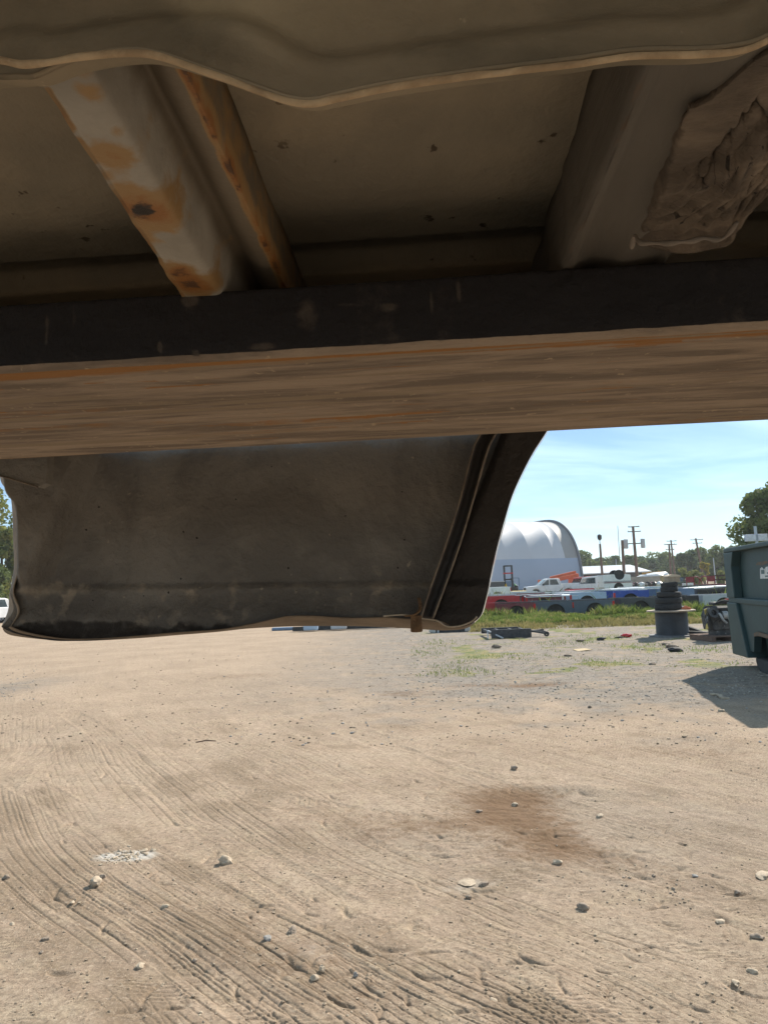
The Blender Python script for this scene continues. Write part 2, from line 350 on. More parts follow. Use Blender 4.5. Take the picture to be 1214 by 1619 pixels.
# ================================================================== STONES
stone_m = mat('pale stone', (.47, .38, .28), (.35, .275, .20), rough=.9, scale=14, bump=.6, bscale=60)
stone_d = mat('brown stone', (.22, .17, .13), (.32, .26, .20), rough=.9, scale=14, bump=.6, bscale=60)
stone_g = mat('grey stone', (.33, .31, .29), (.24, .22, .2), rough=.9, scale=14, bump=.6, bscale=60)
stone_g2 = mat('light gravel stone', (.42, .385, .34), (.25, .225, .19), rough=.95, scale=4)
stone_b = mat('tan grit', (.30, .235, .17), (.22, .17, .12), rough=.95, scale=14)
def rock_vf(r, sx, sy, sz, sub=2, seed=0):
    import bmesh
    bm = bmesh.new(); bmesh.ops.create_icosphere(bm, subdivisions=sub, radius=1)
    for v in bm.verts:
        n = mn.noise(v.co * 1.1 + Vector((seed * 7.1, seed * 3.3, 0))) * .45 + mn.noise(v.co * 2.7 + Vector((seed, 0, seed))) * .18
        q = v.co * (1 + n); q.x = round(q.x * 2.2) / 2.2 * .35 + q.x * .65; v.co = Vector((q.x * sx, q.y * sy, q.z * sz)) * r
    vs = [v.co.copy() for v in bm.verts]; fs = [tuple(v.index for v in f.verts) for f in bm.faces]; bm.free(); return vs, fs
ROCKS = [(357, 1358, .036, 1.0, .8, .9, 's', 'round pale stone, largest on the open dirt at left of centre'),
 (152, 1394, .034, 1.1, .8, .8, 's', 'pale angular stone just below the white rubble patch'),
 (163, 1385, .016, 1, 1, .8, 'd', 'small brown stone touching the pale angular stone'),
 (738, 1392, .042, 1.1, 1, .10, 's', 'flat broken tan stone flush with the dirt beside a dark chip'),
 (764, 1394, .022, 1.2, .7, .6, 'd', 'dark chip of stone right of the flat broken tan stone'),
 (920, 1428, .026, 1.1, .8, .7, 'd', 'brown stone alone on the lower right dirt'),
 (740, 1412, .016, 1, 1, .8, 'd', 'small brown stone under the flat broken tan stone'),
 (812, 1214, .026, 1, .8, .8, 'd', 'dark brown stone above the brown stain'),
 (948, 1286, .024, 1.2, .9, .6, 's', 'pale stone at the right end of the brown stain'),
 (813, 1264, .022, 1, .8, .7, 's', 'pale stone in the middle of the brown stain'),
 (757, 1277, .024, 1, .8, .5, 'd', 'very dark stone at the left of the brown stain'),
 (881, 1360, .022, 1.2, .8, .7, 's', 'tan stone below the brown stain'),
 (463, 1469, .020, 1.2, 1, .7, 'd', 'dark crumbly stone near the bottom, left of centre'),
 (423, 1482, .017, 1, 1, .8, 'g', 'grey stone left of the dark crumbly stone'),
 (509, 1527, .014, .8, .8, 1, 's', 'small upright white stone near the bottom centre'),
 (497, 1539, .018, 1, .9, .7, 's', 'triangular pale chip below the small upright white stone'),
 (562, 1533, .012, .8, .8, 1, 'g', 'small grey stone right of the small upright white stone'),
 (1137, 1450, .020, 1.2, .8, .5, 's', 'pale flattened stone on the right side of the dirt'),
 (1196, 1476, .022, 1.3, .8, .5, 'd', 'dark flat stone at the lower right edge'),
 (1203, 1378, .036, 1.6, .8, .3, 's', 'long tan slab of stone at the right edge of the dirt'),
 (1188, 1528, .016, 1.3, .8, .6, 's', 'small pale stone above the bottom right corner'),
 (1162, 1546, .017, 1.3, .8, .6, 's', 'pale chip nearest the bottom right corner'),
 (778, 1571, .018, 1, 1, .5, 's', 'pale stone half buried at the bottom right of centre'),
 (222, 1524, .017, 1.2, .9, .6, 's', 'pale stone low at the bottom left of centre'),
 (262, 1432, .015, 1.3, .8, .6, 's', 'small pale stone right of and below the pale angular stone'),
 (115, 1425, .013, 1.3, .8, .6, 's', 'small pale stone left of and below the pale angular stone'),
 (72, 1482, .014, 1.3, .8, .6, 'd', 'small dark stone on the left dirt above a second one'),
 (66, 1503, .010, 1.3, .8, .6, 'd', 'tiny dark stone on the left dirt, lower of a pair'),
 (10, 1388, .018, 1.1, .9, .7, 'd', 'brown stone at the left edge of the dirt'),
 (20, 1457, .012, 1.3, .8, .6, 's', 'small pale stone at the lower left edge'),
 (228, 1343, .020, 1.2, .8, .6, 's', 'pale stone at the right end of the white rubble patch'),
 (308, 1512, .012, 1, .8, .6, 'd', 'tiny dark stone inside the tread marks at lower left'),
 (932, 1118, .03, 1, .8, .6, 'd', 'dark stone on the far dirt left of the dumpster shadow'),
 (1140, 1124, .035, 1.1, .8, .5, 's', 'pale stone on the lower edge of the dumpster shadow'),
 (1165, 1405, .016, 1.2, .8, .6, 'd', 'brown stone above the dark flat stone on the right'),
 (1098, 1383, .013, 1.2, .8, .6, 'g', 'small grey stone left of the long tan slab')]
for k, (px, py, r, sx, sy, sz, c, lab) in enumerate(ROCKS):
    p = on_z(px, py, r * sz * .5); vs, fs = rock_vf(r, sx, sy, sz, 3, k)
    o = MB().add(vs, fs).build('stone', {'s': stone_m, 'd': stone_d, 'g': stone_g}[c], smooth=True)
    o.location = (p.x, p.y, gz(p.x, p.y) + (r * sz * .38 if sz > .25 else .002)); o.rotation_euler.z = k * 1.7; tag(o, lab, 'stone', 'stones on the dirt yard')
rng = random.Random(9)
base_r = [rock_vf(1, 1, .85, .6, 1, k) for k in range(8)]
def scatter(name, n, m, fn, rmin, rmax, lab, seed):
    rg = random.Random(seed); mb = MB()
    for _ in range(n):
        x, y = fn(rg); r = rmin * (rmax / rmin) ** (rg.random() ** 2.2); vs, fs = base_r[rg.randrange(8)]; a = rg.uniform(0, 6.28); ca, sa = math.cos(a) * r, math.sin(a) * r; z0 = gz(x, y)
        mb.add([(x + v.x * ca - v.y * sa, y + v.x * sa + v.y * ca, v.z * r + r * .12 + z0) for v in vs], fs)
    o = mb.build(name, m); tag(o, lab, 'gravel', kind='stuff')
def pxr(x0, y0, x1, y1): return lambda g: tuple(on_z(g.uniform(x0, x1), g.uniform(y0, y1))[:2])
scatter('gravel', 2600, stone_b, pxr(-60, 1060, 1280, 1619), .0018, .009, 'small brown grit and pebbles scattered over the dirt', 1)
scatter('gravel', 1400, stone_m, pxr(-60, 1060, 1280, 1619), .0018, .008, 'small pale grit and pebbles scattered over the dirt', 2)
scatter('gravel', 2600, stone_g2, pxr(640, 996, 1260, 1110), .006, .024, 'grey gravel on the hard standing before the grass', 3)
scatter('gravel', 140, stone_m, lambda g: (lambda c: (c.x + g.gauss(0, .06), c.y + g.gauss(0, .07)))(on_z(197, 1352)), .004, .018, 'small heap of crushed white rubble in the dirt', 4)
scatter('gravel', 1500, stone_b, pxr(-60, 1020, 1280, 1180), .005, .022, 'tan pebbles scattered over the middle of the yard', 7)
scatter('gravel', 500, stone_g, pxr(300, 1000, 1280, 1180), .005, .026, 'grey pebbles scattered over the middle of the yard', 8)
scatter('gravel', 300, stone_g, pxr(-40, 1040, 60, 1110), .006, .02, 'grey gravel at the left edge of the yard', 5)
scatter('gravel', 60, stone_d, lambda g: (lambda c: (c.x + g.gauss(0, .18), c.y + g.gauss(0, .12)))(on_z(1000, 1400)), .004, .014, 'loose clods below the brown stain', 6)

# ================================================================== RAISED PICKUP BOX over the camera
AZ = R(3.6); DV = 1.25; ZB = 1.40
ca_, sa_ = math.cos(AZ), math.sin(AZ)
def loc(p): return Vector((p.x * ca_ - p.y * sa_, p.x * sa_ + p.y * ca_, p.z - ZB))
def Lz(px, py, z):    # pixel to box coordinates on a level plane
    return loc(on_z(px, py, z))
def Lv(px, py, v):    # pixel to box coordinates on an upright plane at v ahead
    d = ray(px, py); k = v / (d.x * sa_ + d.y * ca_); return loc(EYE + d * k)
box = thing('pickup_box', 'dirty underside of a pickup box raised overhead on a fork', 'pickup box', (0, 0, ZB), -AZ)
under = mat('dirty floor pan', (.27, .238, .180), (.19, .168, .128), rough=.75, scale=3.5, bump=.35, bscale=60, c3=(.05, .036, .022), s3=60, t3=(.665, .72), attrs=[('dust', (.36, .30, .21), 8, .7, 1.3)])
galv = mat('dulled grey steel', (.34, .32, .28), (.23, .215, .185), rough=.6, scale=9, bump=.2, bscale=70, namp=1.3, attrs=[('grimy', (.15, .125, .092), 12, .9, 1.7), ('rust', (.27, .17, .075), 60, .85, 1.25), ('rust', (.24, .105, .03), 90, 1.25, 1.75), ('rust', (.09, .045, .022), 140, 1.65, 1.9), ('hole', (.014, .009, .007), 80, 1.1, 1.3)])
FZ = 1.757
# floor pan with its corrugations along the box
nu, nv = 60, 420
us = np.linspace(-1.5, 1.9, nu); vs_ = np.linspace(0.27, 1.24, nv)
U, V = np.meshgrid(us, vs_)
def corr(v):
    z = np.zeros_like(v)
    for c in (.545, .72, .9, 1.08): z += sst(c - .028, c - .008, v) * (1 - sst(c + .014, c + .032, v)) * .014
    z += sst(.37, .43, v) * (1 - sst(.44, .50, v)) * -.004
    return z
Zf = FZ - ZB + corr(V) + (fbm(U * 3, V * 5, 2, 3) - .5) * .006
grid_obj('floor_pan', np.stack([U, V, Zf], -1), under, box, attrs={'dust': sst(.3, .7, fbm(U * 2, V * 6, 5)) * .5 + .2 + .7 * sst(.570, .580, V) * (V < .66)}, solid=.002)  # strip above the fork painted paler as caught light, over random dust
MB().box((.2, -.30, FZ - ZB + .035), (3.4, 1.24, .006)).build('floor_pan', under, box)  # unseen slab over the camera, added to block sky light on the wheel housing
# left cross sill
FT = 1.697
def sill(px_l, px_r, prof, rust_fn, hole=None, v0=.247, v1=.86, near=None):
    pl_, pr_ = Lz(*px_l, FT), Lz(*px_r, FT); uL0, uR0 = pl_.x, pr_.x; kL = kR = 0
    if near:
        a_, b_ = Lz(*near[0], FT), Lz(*near[1], FT); kL = (a_.x - uL0) / (a_.y - pl_.y); kR = (b_.x - uR0) / (b_.y - pr_.y)
    q = interp(prof, 90); vv = np.linspace(v0, v1, 420); S, V_ = np.meshgrid(np.arange(90), vv); vc = np.minimum(V_, .6); uL = uL0 + kL * (vc - pl_.y); W = uR0 + kR * (vc - pr_.y) - uL
    Pu = uL + q[S, 0] * W; Pz = FT - ZB + q[S, 1]
    Pz = Pz + (fbm(Pu * 20, V_ * 9, 7, 3) - .5) * .003
    Pu = Pu + (fbm(V_ * 30, V_ * 0, 4, 3) - .5) * .004 * (S < 6)
    at = {'grimy': 1.1 * sst(.42, .56, q[S, 0]) + .5 * (q[S, 1] > .03), 'rust': rust_fn(Pu, V_, q[S, 0], q[S, 1]), 'hole': hole(Pu, V_) if hole else np.zeros_like(Pu)}
    return grid_obj('cross_sill', np.stack([Pu, V_, Pz], -1), galv, box, attrs=at, solid=.0025)
def spots(lst, z):
    pts = [(Lz(px, py, z), r) for (px, py, r) in lst]
    def f(Pu, V_):
        o = np.zeros_like(Pu)
        for p, r in pts: o = np.maximum(o, (1.2 if r > .0115 else .75 if r > .008 else .5) * np.exp(-(((Pu - p.x) ** 2 + ((V_ - p.y) * .75) ** 2) / r ** 2)))
        return o
    return f
sp = spots([(228, 330, .0165), (178, 243, .0115), (140, 140, .006), (183, 205, .004), (225, 372, .010), (255, 380, .006), (300, 446, .017), (285, 430, .012), (345, 450, .004), (363, 447, .005), (150, 235, .006), (165, 270, .006), (185, 305, .007), (125, 110, .006)], FT)
def rustL(Pu, V_, s, zz):
    n = fbm(V_ * 60, Pu * 60, 9, 3)
    return np.maximum(sp(Pu, V_), 1.2 * sst(.90, .985, s) * (zz < .0225) * (.35 + n) + .75 * (1 - sst(.0, .07, s)) * sst(.35, .5, n) + .35 * (zz > .027) * (s > .9))
hp = spots([(230, 332, .0085)], FT)
sill((287, 462), (432, 452), [(0, .058), (0, .004), (.01, 0), (.2, 0), (.36, .0), (.42, .003), (.47, .014), (.52, .026), (.58, .031), (.66, .030), (.74, .025), (.82, .021), (.90, .0195), (.98, .0195), (1.0, .0195), (1.0, .023), (1.0, .058)], rustL, hp, near=((52, 100), (250, 92)))
def rustR(Pu, V_, s, zz):
    n = fbm(V_ * 50, Pu * 50, 19, 3); return .25 * np.exp(-((s - .02) / .05) ** 2) * (zz < .0055) * (.5 + n) + .12 * sst(.55, .7, fbm(V_ * 14, Pu * 14, 3, 3))
dark_sill = mat('grimy sill steel', (.115, .104, .088), (.072, .065, .055), rough=.75, scale=7, stretch=(1, .3, 1), bump=.3, bscale=60, attrs=[('rust', (.13, .062, .026), 30, .7, 1.05)])
g_old = galv; galv = dark_sill
sill((900, 408), (1075, 398), [(0, .058), (0, .0055), (.012, .0045), (.08, .0045), (.14, .0075), (.26, .0105), (.40, .0095), (.56, .006), (.72, .0065), (.90, .0085), (1.0, .010), (1.0, .058)], rustR)
galv = g_old
sl = sill((1500, 410), (1690, 398), [(0, .058), (0, .0055), (.012, .0045), (.08, .0045), (.14, .0075), (.26, .0105), (.40, .0095), (.56, .006), (.72, .0065), (.90, .0085), (1.0, .010), (1.0, .058)], rustR)
sill((-420, 510), (-280, 490), [(0, .058), (0, .004), (.01, 0), (.2, 0), (.40, .002), (.50, .010), (.58, .026), (.68, .030), (.80, .024), (.90, .020), (1.0, .020), (1.0, .058)], rustR)
# crumpled bracket beneath the right sill
crm = mat('crumpled grimy steel', (.185, .148, .112), (.085, .068, .053), rough=.8, scale=9, stretch=(1, 2.2, 1), lo=.38, hi=.62, bump=.8, bscale=60, c3=(.24, .195, .15), s3=26, t3=(.55, .75), attrs=[('rust', (.02, .015, .012), 30, .9, 1.2)])
nb = 260
c00 = Lz(1092, 172, 1.70); c01 = Lz(1330, 20, 1.70); c10 = Lz(998, 392, 1.70); c11 = Lz(1142, 388, 1.70); cm = Lz(1262, 255, 1.70)
s_, t_ = np.meshgrid(np.linspace(0, 1, nb), np.linspace(0, 1, nb))
top = interp([c00, Lz(1130, 150, 1.70), Lz(1200, 90, 1.70), c01], nb); bot = interp([c10, Lz(1050, 398, 1.70), c11, Lz(1175, 350, 1.70), cm], nb)
P = top[None, :, :] * (1 - t_[..., None]) + bot[None, :, :] * t_[..., None]
sg = s_ + (fbm(t_ * 14, t_ * 0, 5, 4) - .5) * .12 * (1 - s_)
wx = fbm(s_ * 2.2, t_ * 2.2, 33, 3); wy = fbm(s_ * 2.2, t_ * 2.2, 44, 3)
ph = t_ * 7 + wx * 5.5 + s_ * 2 + wy * 3; fold = 1 - np.abs(((ph) % 1) - .5) * 2; zone = sst(.26, .40, t_ + (wx - .5) * .2)
relief = ((fold ** 1.6 - .5) * .0034 * sst(.3, .6, wy + .1) + (fbm(s_ * 9, t_ * 9, 12, 3) - .5) * .005 + (wx - .5) * .004) * zone * sst(0, .05, 1 - t_) + (fbm(s_ * 16, t_ * 16, 55, 2) - .5) * .0008
relief += .006 * sst(.34, .40, t_) * (1 - sst(.42, .9, t_)) * (1 - sst(.5, .9, s_))
crack = np.exp(-((t_ - (.34 + .10 * np.sin(s_ * 9) + (fbm(s_ * 12, s_ * 0, 3, 3) - .5) * .2)) / .022) ** 2) * sst(.15, .3, s_) * (1 - sst(.75, .95, s_))
edge = np.exp(-((1 - t_) / .05) ** 2)
P[..., 2] += -relief + crack * .012 + edge * -.005 * np.sin(s_ * 5) ** 2 + .001 
side = np.clip(1 - s_ / .04, 0, 1) * sst(.1, .2, t_); P[..., 2] += side * .03; P[..., 0] += (fbm(t_ * 14, t_ * 0, 7, 3) - .5) * .004 * (1 - sst(0, .1, s_))
back = np.clip(1 - (1 - t_) / .025, 0, 1); P[..., 2] += back * .035
grid_obj('crumpled_bracket', P, crm, box, attrs={'rust': crack * 1.2 * zone + .75 * zone * np.clip(1 - np.abs(((ph * 2.6 + fbm(s_ * 8, t_ * 8, 61, 3)) % 1) - .5) * 7, 0, 1) * sst(.4, .6, fbm(s_ * 5, t_ * 5, 62, 2)) + .6 * sst(.62, .75, fbm(s_ * 14, t_ * 20, 63, 4)) * zone}, solid=.003)  # near-black crack and fold lines painted in as crease shade, plus random flecks
lip = interp([Lz(998, 392, 1.686), Lz(1003, 372, 1.690), Lz(1015, 385, 1.683), Lz(1060, 384, 1.680), Lz(1110, 378, 1.682), Lz(1142, 377, 1.685), Lz(1165, 350, 1.69)], 40)
MB().tube([Vector(q) + Vector((0, 0, (mn.noise(Vector(q) * 90)) * .0012)) for q in lip], [.0013 + .0004 * math.sin(i * .9) for i in range(40)], 6).build('curled_lip', mat('scuffed steel lip', (.20, .17, .14), (.11, .095, .08), rough=.65, scale=30), box, smooth='all')
# near wheel housing panel hanging in front
whm = mat('dusty wheel housing', (.27, .228, .165), (.165, .145, .108), rough=.95, spec=.05, scale=9, stretch=(1, 1, 1.6), bump=.3, bscale=120, c3=(.40, .34, .25), s3=130, t3=(.70, .80), attrs=[('dust', (.36, .31, .22), 22, .75, 1.35)])
rimpx = [(-2600, -60), (-1600, -20), (-900, 30), (-420, 60), (-200, 95), (-80, 80), (0, 90), (40, 97), (110, 86), (200, 78), (255, 85), (330, 110), (400, 135), (455, 154), (495, 158), (540, 148), (620, 132), (760, 112), (900, 96), (1000, 82), (1100, 80), (1165, 74), (1205, 62), (1260, 30), (1400, -60), (1700, -160), (2600, -260)]
VN = .22
rim = np.array([Lv(a, b, VN) for a, b in interp(rimpx, 1100)])
nt_ = 150; hs = np.linspace(0, 1, nt_) ** 1.5 * .34
P = np.zeros((nt_, 1100, 3)); P[...] = rim[None]; H_ = hs[:, None] * np.ones((1, 1100)); P[..., 2] += H_
uu = P[..., 0]
grv = np.exp(-((H_ - .012) / .007) ** 2) * .006 + np.exp(-((H_ - .034) / .012) ** 2) * .012
bul = np.exp(-((uu + .055) / .022) ** 2) * sst(0, .02, H_) * .013 + sst(.045, .13, H_) * -.014 + np.exp(-((uu + .15 + H_) / .03) ** 2) * -.012
P[..., 1] += grv - bul + .010 * sst(0, .006, H_) + (fbm(uu * 12, H_ * 12, 14, 2) - .5) * .003
P[..., 1] += H_ * .08
dust = np.exp(-((uu + .058 + H_ * .1) / .022) ** 2) * sst(.004, .03, H_) * .7 + .35 * fbm(uu * 12, H_ * 12, 6) + .25 * sst(.03, .045, H_)  # bright patch of the bulge painted in, over random dust
wh = grid_obj('wheel_housing', P, whm, box, attrs={'dust': dust}, solid=.002)
rl = [Vector(q) + Vector((0, .001, -.0005)) for q in rim]
MB().tube([q + Vector((0, 0, mn.noise(q * 90) * .0005)) for q in rl], [.0012 + .0003 * mn.noise(q * 90) for q in rl], 8).build('hem_edge', mat('caked dirt edge', (.50, .385, .25), (.34, .25, .155), rough=.95, scale=60, bump=.5, bscale=140), wh, smooth='all')
# far bedside, inner face
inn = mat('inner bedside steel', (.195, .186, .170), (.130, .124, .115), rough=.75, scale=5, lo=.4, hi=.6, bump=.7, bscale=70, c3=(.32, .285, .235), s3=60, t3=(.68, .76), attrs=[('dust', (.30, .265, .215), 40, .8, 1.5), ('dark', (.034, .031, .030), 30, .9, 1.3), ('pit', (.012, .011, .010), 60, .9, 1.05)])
left = [(20, 560), (10, 700), (12, 770), (28, 800), (31, 850), (30, 900), (22, 935), (31, 966), (18, 990)]
right = [(905, 560), (880, 650), (862, 684), (838, 722), (812, 775), (797, 820), (783, 870), (772, 920), (765, 950), (757, 972), (742, 984)]
bott = [(18, 990), (40, 999), (95, 1009), (150, 1010), (210, 1006), (280, 1000), (350, 995), (400, 986), (440, 977), (458, 974), (500, 974), (560, 977), (606, 976), (640, 978), (668, 979), (695, 982), (712, 989), (728, 988), (742, 984)]
topp = [(20, 560), (905, 560)]
NS, NT = 320, 260
Lf, Rt, Bt, Tp = interp(left, NT), interp(right, NT), interp(bott, NS), interp(topp, NS)
s_, t_ = np.meshgrid(np.linspace(0, 1, NS), np.linspace(0, 1, NT))
def coons(L, R_, T, B):
    s, t = s_[..., None], t_[..., None]
    return (1 - s) * L[:, None] + s * R_[:, None] + (1 - t) * T[None] + t * B[None] - ((1 - s) * (1 - t) * T[0] + s * (1 - t) * T[-1] + (1 - s) * t * B[0] + s * t * B[-1])
Q = coons(Lf, Rt, Tp, Bt)
PX, PY = Q[..., 0], Q[..., 1]
# relief in metres toward the viewer
ridge_y = 938 + (PX - 300) * -.012
rel = .010 * sst(-18, -4, PY - ridge_y) * (1 - sst(30, 60, PY - ridge_y)) + .045 * np.clip((PY - ridge_y) / 70, 0, 1) ** 1.5
seam = PX - (150 - (PY - 720) * .40); rel += .045 * sst(0, .04, s_) * (1 - sst(-14, 14, seam)) * (1 - sst(900, 960, PY)) - .02 * sst(0, 60, seam) * (1 - sst(60, 200, seam)) * .3
rel += .018 * sst(0, 30, PX - (775 - (PY - 690) * .40)) + .05 * np.exp(-((905 - PX + (PY - 560) * -.36) / 30) ** 2) * 0
rel += (fbm(PX / 60, PY / 60, 71, 3) - .5) * .010
def unpv(PX_, PY_, Vv):
    d0 = np.array(CR @ Vector((0, 0, -1))); dx = np.array(CR @ Vector((1 / FPX, 0, 0))); dy = np.array(CR @ Vector((0, -1 / FPX, 0)))
    D = d0 + (PX_ - CX)[..., None] * dx + (PY_ - CY)[..., None] * dy
    k = Vv / (D[..., 0] * sa_ + D[..., 1] * ca_); Wd = np.array(EYE) + D * k[..., None]
    return np.stack([Wd[..., 0] * ca_ - Wd[..., 1] * sa_, Wd[..., 0] * sa_ + Wd[..., 1] * ca_, Wd[..., 2] - ZB], -1)
Pn = unpv(PX, PY, np.full(PX.shape, DV)); Pn[..., 1] -= rel
dust = .55 * np.exp(-((PY - ridge_y + 8) / 9) ** 2) + .55 * sst(.5, .7, fbm(PX / 22, PY / 22, 17, 4)) * sst(820, 960, PY) + .3 * np.exp(-((PX - 690 + (PY - 760) * .3) / 28) ** 2) * (1 - sst(790, 900, PY)) + .2 * sst(.4, .7, fbm(PX / 90, PY / 70, 18))
pit = np.zeros_like(PX); rp = random.Random(5)
for _ in range(26):
    a, b = rp.uniform(120, 660), rp.uniform(735, 955); pit = np.maximum(pit, 1.1 * np.exp(-((PX - a) ** 2 + (PY - b) ** 2) / rp.uniform(.8, 2.4) ** 2))
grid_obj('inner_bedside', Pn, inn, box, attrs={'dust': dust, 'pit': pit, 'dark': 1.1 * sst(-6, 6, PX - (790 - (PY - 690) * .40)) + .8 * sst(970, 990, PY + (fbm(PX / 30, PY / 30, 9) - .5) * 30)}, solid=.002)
# turned flange running round the bedside edge (inner hem to outer skin)
flm = mat('bare tan flange', (.30, .245, .185), (.19, .155, .12), rough=.75, scale=20, bump=.3, bscale=60)
oL = [(14, 560), (-2, 700), (2, 758), (18, 785), (22, 850), (23, 900), (16, 940), (14, 965), (4, 990)]
oB = [(4, 990), (20, 1004), (100, 1011), (210, 1008), (300, 1001), (380, 994), (450, 990), (520, 989), (590, 990), (650, 993), (700, 996), (735, 993), (750, 984)]
oR = [(907, 560), (883, 650), (865, 684), (841, 722), (815, 775), (800, 820), (786, 870), (775, 920), (768, 950), (762, 970), (750, 984)]
def edge_strip(name, inner, outer, n, m, dv0, dv1, bow=0.0):
    a = interp(inner, n); b = interp(outer, n); k = np.linspace(0, 1, 10)
    A = unpv(a[:, 0], a[:, 1], np.full(n, dv0)); B = unpv(b[:, 0], b[:, 1], np.full(n, dv1))
    P = A[None] * (1 - k[:, None, None]) + B[None] * k[:, None, None]; P[..., 2] -= (np.sin(k * math.pi) * bow)[:, None]
    return grid_obj(name, P, m, box, solid=.0016)
edge_strip('end_flange', left, oL, 160, flm, DV - .03, DV + .045)
edge_strip('bottom_flange', bott, oB, 300, mat('brown grimy flange', (.17, .135, .10), (.11, .088, .066), rough=.8, scale=14, bump=.3, bscale=50), DV - .05, DV + .03, .002)
white = mat('white car paint', (.72, .72, .72), (.66, .66, .66), rough=.3, scale=3, coat=.5)
edge_strip('arch_flange', right, oR, 200, white, DV - .012, DV + .05)
# outer skin of the bedside, round the wheel arch to the tail end
prof = []
oall = [unpv(np.array([float(a)]), np.array([float(b)]), np.array([DV + .052]))[0] for a, b in list(interp(oL, 20)) + list(interp(oB, 30))[1:] + list(interp(oR, 26))[::-1][1:]]
pl = [(q[0], q[2]) for q in oall]; x0 = pl[0][0]
xr = pl[-1][0]
zt = .80; ztop_arch = .50
arch = [(xr + .06, .455), (xr + .16, .485), (xr + .34, .49), (xr + .50, .45), (xr + .64, .34), (xr + .70, .20), (xr + .72, .02), (xr + 1.4, .03), (xr + 1.45, zt)]
poly = [(x0, zt)] + pl + arch
sk = MB().prism(poly, 'y', DV + .053, DV + .085).build('outer_bedside', white, box)
MB().prism([(x0, .56), (x0, zt)] + [(xr + 1.45, zt), (xr + 1.45, .40), (xr + .72, .40), (xr + .5, .47), (xr + .2, .50), (xr - .1, .52)], 'y', DV - .004, DV + .05).build('upper_inner_panel', inn, box)
# stiffener channel down the inner bedside
chm = mat('black stiffener', (.030, .029, .030), (.022, .021, .022), rough=.55, scale=20, bump=.4, bscale=60, c3=(.09, .08, .07), s3=40, t3=(.66, .74))
ltm = mat('worn channel edge', (.20, .17, .135), (.12, .10, .085), rough=.7, scale=40, bump=.3)
cl = interp([(800, 620), (757, 690), (745, 720), (727, 790), (705, 860), (682, 925), (665, 978)], 60); cr_ = interp([(825, 620), (781, 690), (768, 720), (748, 790), (727, 860), (704, 925), (684, 978)], 60)
A = unpv(cl[:, 0], cl[:, 1], np.full(60, DV - .062)); B = unpv(cr_[:, 0], cr_[:, 1], np.full(60, DV - .062))
k = np.array([0, 0, .12, .2, .8, .88, 1, 1]); off = np.array([.050, 0, 0, .012, .012, 0, 0, .040])
P = A[None] * (1 - k[:, None, None]) + B[None] * k[:, None, None]; P[..., 1] += off[:, None]
P[..., 0] += (fbm(np.arange(60)[None] / 6 + 0 * k[:, None], 0 * P[..., 0], 5) - .5) * .004
st = grid_obj('stiffener_channel', P, chm, box, solid=.002)
for E in (A, B):
    MB().tube([Vector(q) + Vector((0, -.001, 0)) for q in E], [.0016 + .0010 * abs(mn.noise(Vector(q) * 80)) for q in E], 6).build('channel_edge', ltm, st, smooth='all')
rust = mat('flaking rust', (.19, .115, .06), (.10, .062, .035), rough=.95, scale=30, bump=1, bscale=70)
p0 = Lv(658, 985, DV - .085); mb = MB().tube([p0 + Vector((0, 0, .012)), p0 + Vector((0, 0, -.014))], [.0085, .0095], 12)
mb.build('rusty_bolt', rust, box, bevel=.002)
clip = interp([Lv(662, 945, DV - .08), Lv(664, 962, DV - .085), Lv(655, 972, DV - .09), Lv(640, 974, DV - .09)], 20)
mb = MB(); 
for i in range(19): mb.bar(clip[i], clip[i + 1] + (clip[i + 1] - clip[i]) * .2, .005, .0025)
mb.build('rusty_clip', rust, box)
strip = interp([(606, 974), (640, 972), (668, 978), (690, 981), (706, 990), (725, 990), (745, 983), (754, 975)], 40)
MB().tube([Lv(a, b, DV - .08) for a, b in strip], .0014, 6).build('bright_hem', mat('bright scraped hem', (.42, .38, .32), (.3, .26, .2), rough=.6, scale=60), box, smooth='all')
# gusset at the left, below the fork
g = [Lv(a, b, DV - .16) for a, b in ((-120, 640), (-120, 712), (0, 752), (60, 770), (72, 764), (76, 735), (78, 640))]
mb = MB(); n_ = len(g); mb.add([tuple(q) for q in g] + [tuple(q + Vector((0, .02, 0))) for q in g], [tuple(range(n_)), tuple(range(2 * n_ - 1, n_ - 1, -1))] + [(i, (i + 1) % n_, n_ + (i + 1) % n_, n_ + i) for i in range(n_)])
mb.build('corner_gusset', inn, box)
MB().tube([Lv(a, b, DV - .162) for a, b in ((-120, 712), (0, 752), (60, 770))], .0014, 6).build('gusset_edge', ltm, box)
# head board of the box, far left
MB().box((-1.5, .62, .5), (.03, 1.3, .5)).build('head_board', white, box)

# ================================================================== FORK
forkm = mat('worn fork underside', (.37, .295, .225), (.19, .152, .12), rough=.85, spec=.2, scale=6, stretch=(1.2, 8, 1), lo=.36, hi=.64, bump=.8, bscale=40,
            c3=(.42, .34, .24), s3=110, t3=(.62, .74), attrs=[('orange', (.33, .165, .06), 40, .85, 1.35), ('streak', (.29, .23, .165), 30, .9, 1.35), ('black', (.022, .0215, .024), 26, .72, .92), ('grime', (.075, .064, .056), 150, .85, 1.6)])
vN, vF = .462, .752; FB = 1.65
pN = Lv(607, 553, vN); pF = Lv(607, 697, vF)
zN, zF = pN.z, Lv(607, 697, vN).z
vN_ = vN; zb = pN.z
d = ray(607, 697); d = Vector((d.x * ca_ - d.y * sa_, d.x * sa_ + d.y * ca_, d.z)); vF = d.y * ((zb + ZB - 1.5) / d.z)
ztop = Lv(607, 438, vN).z
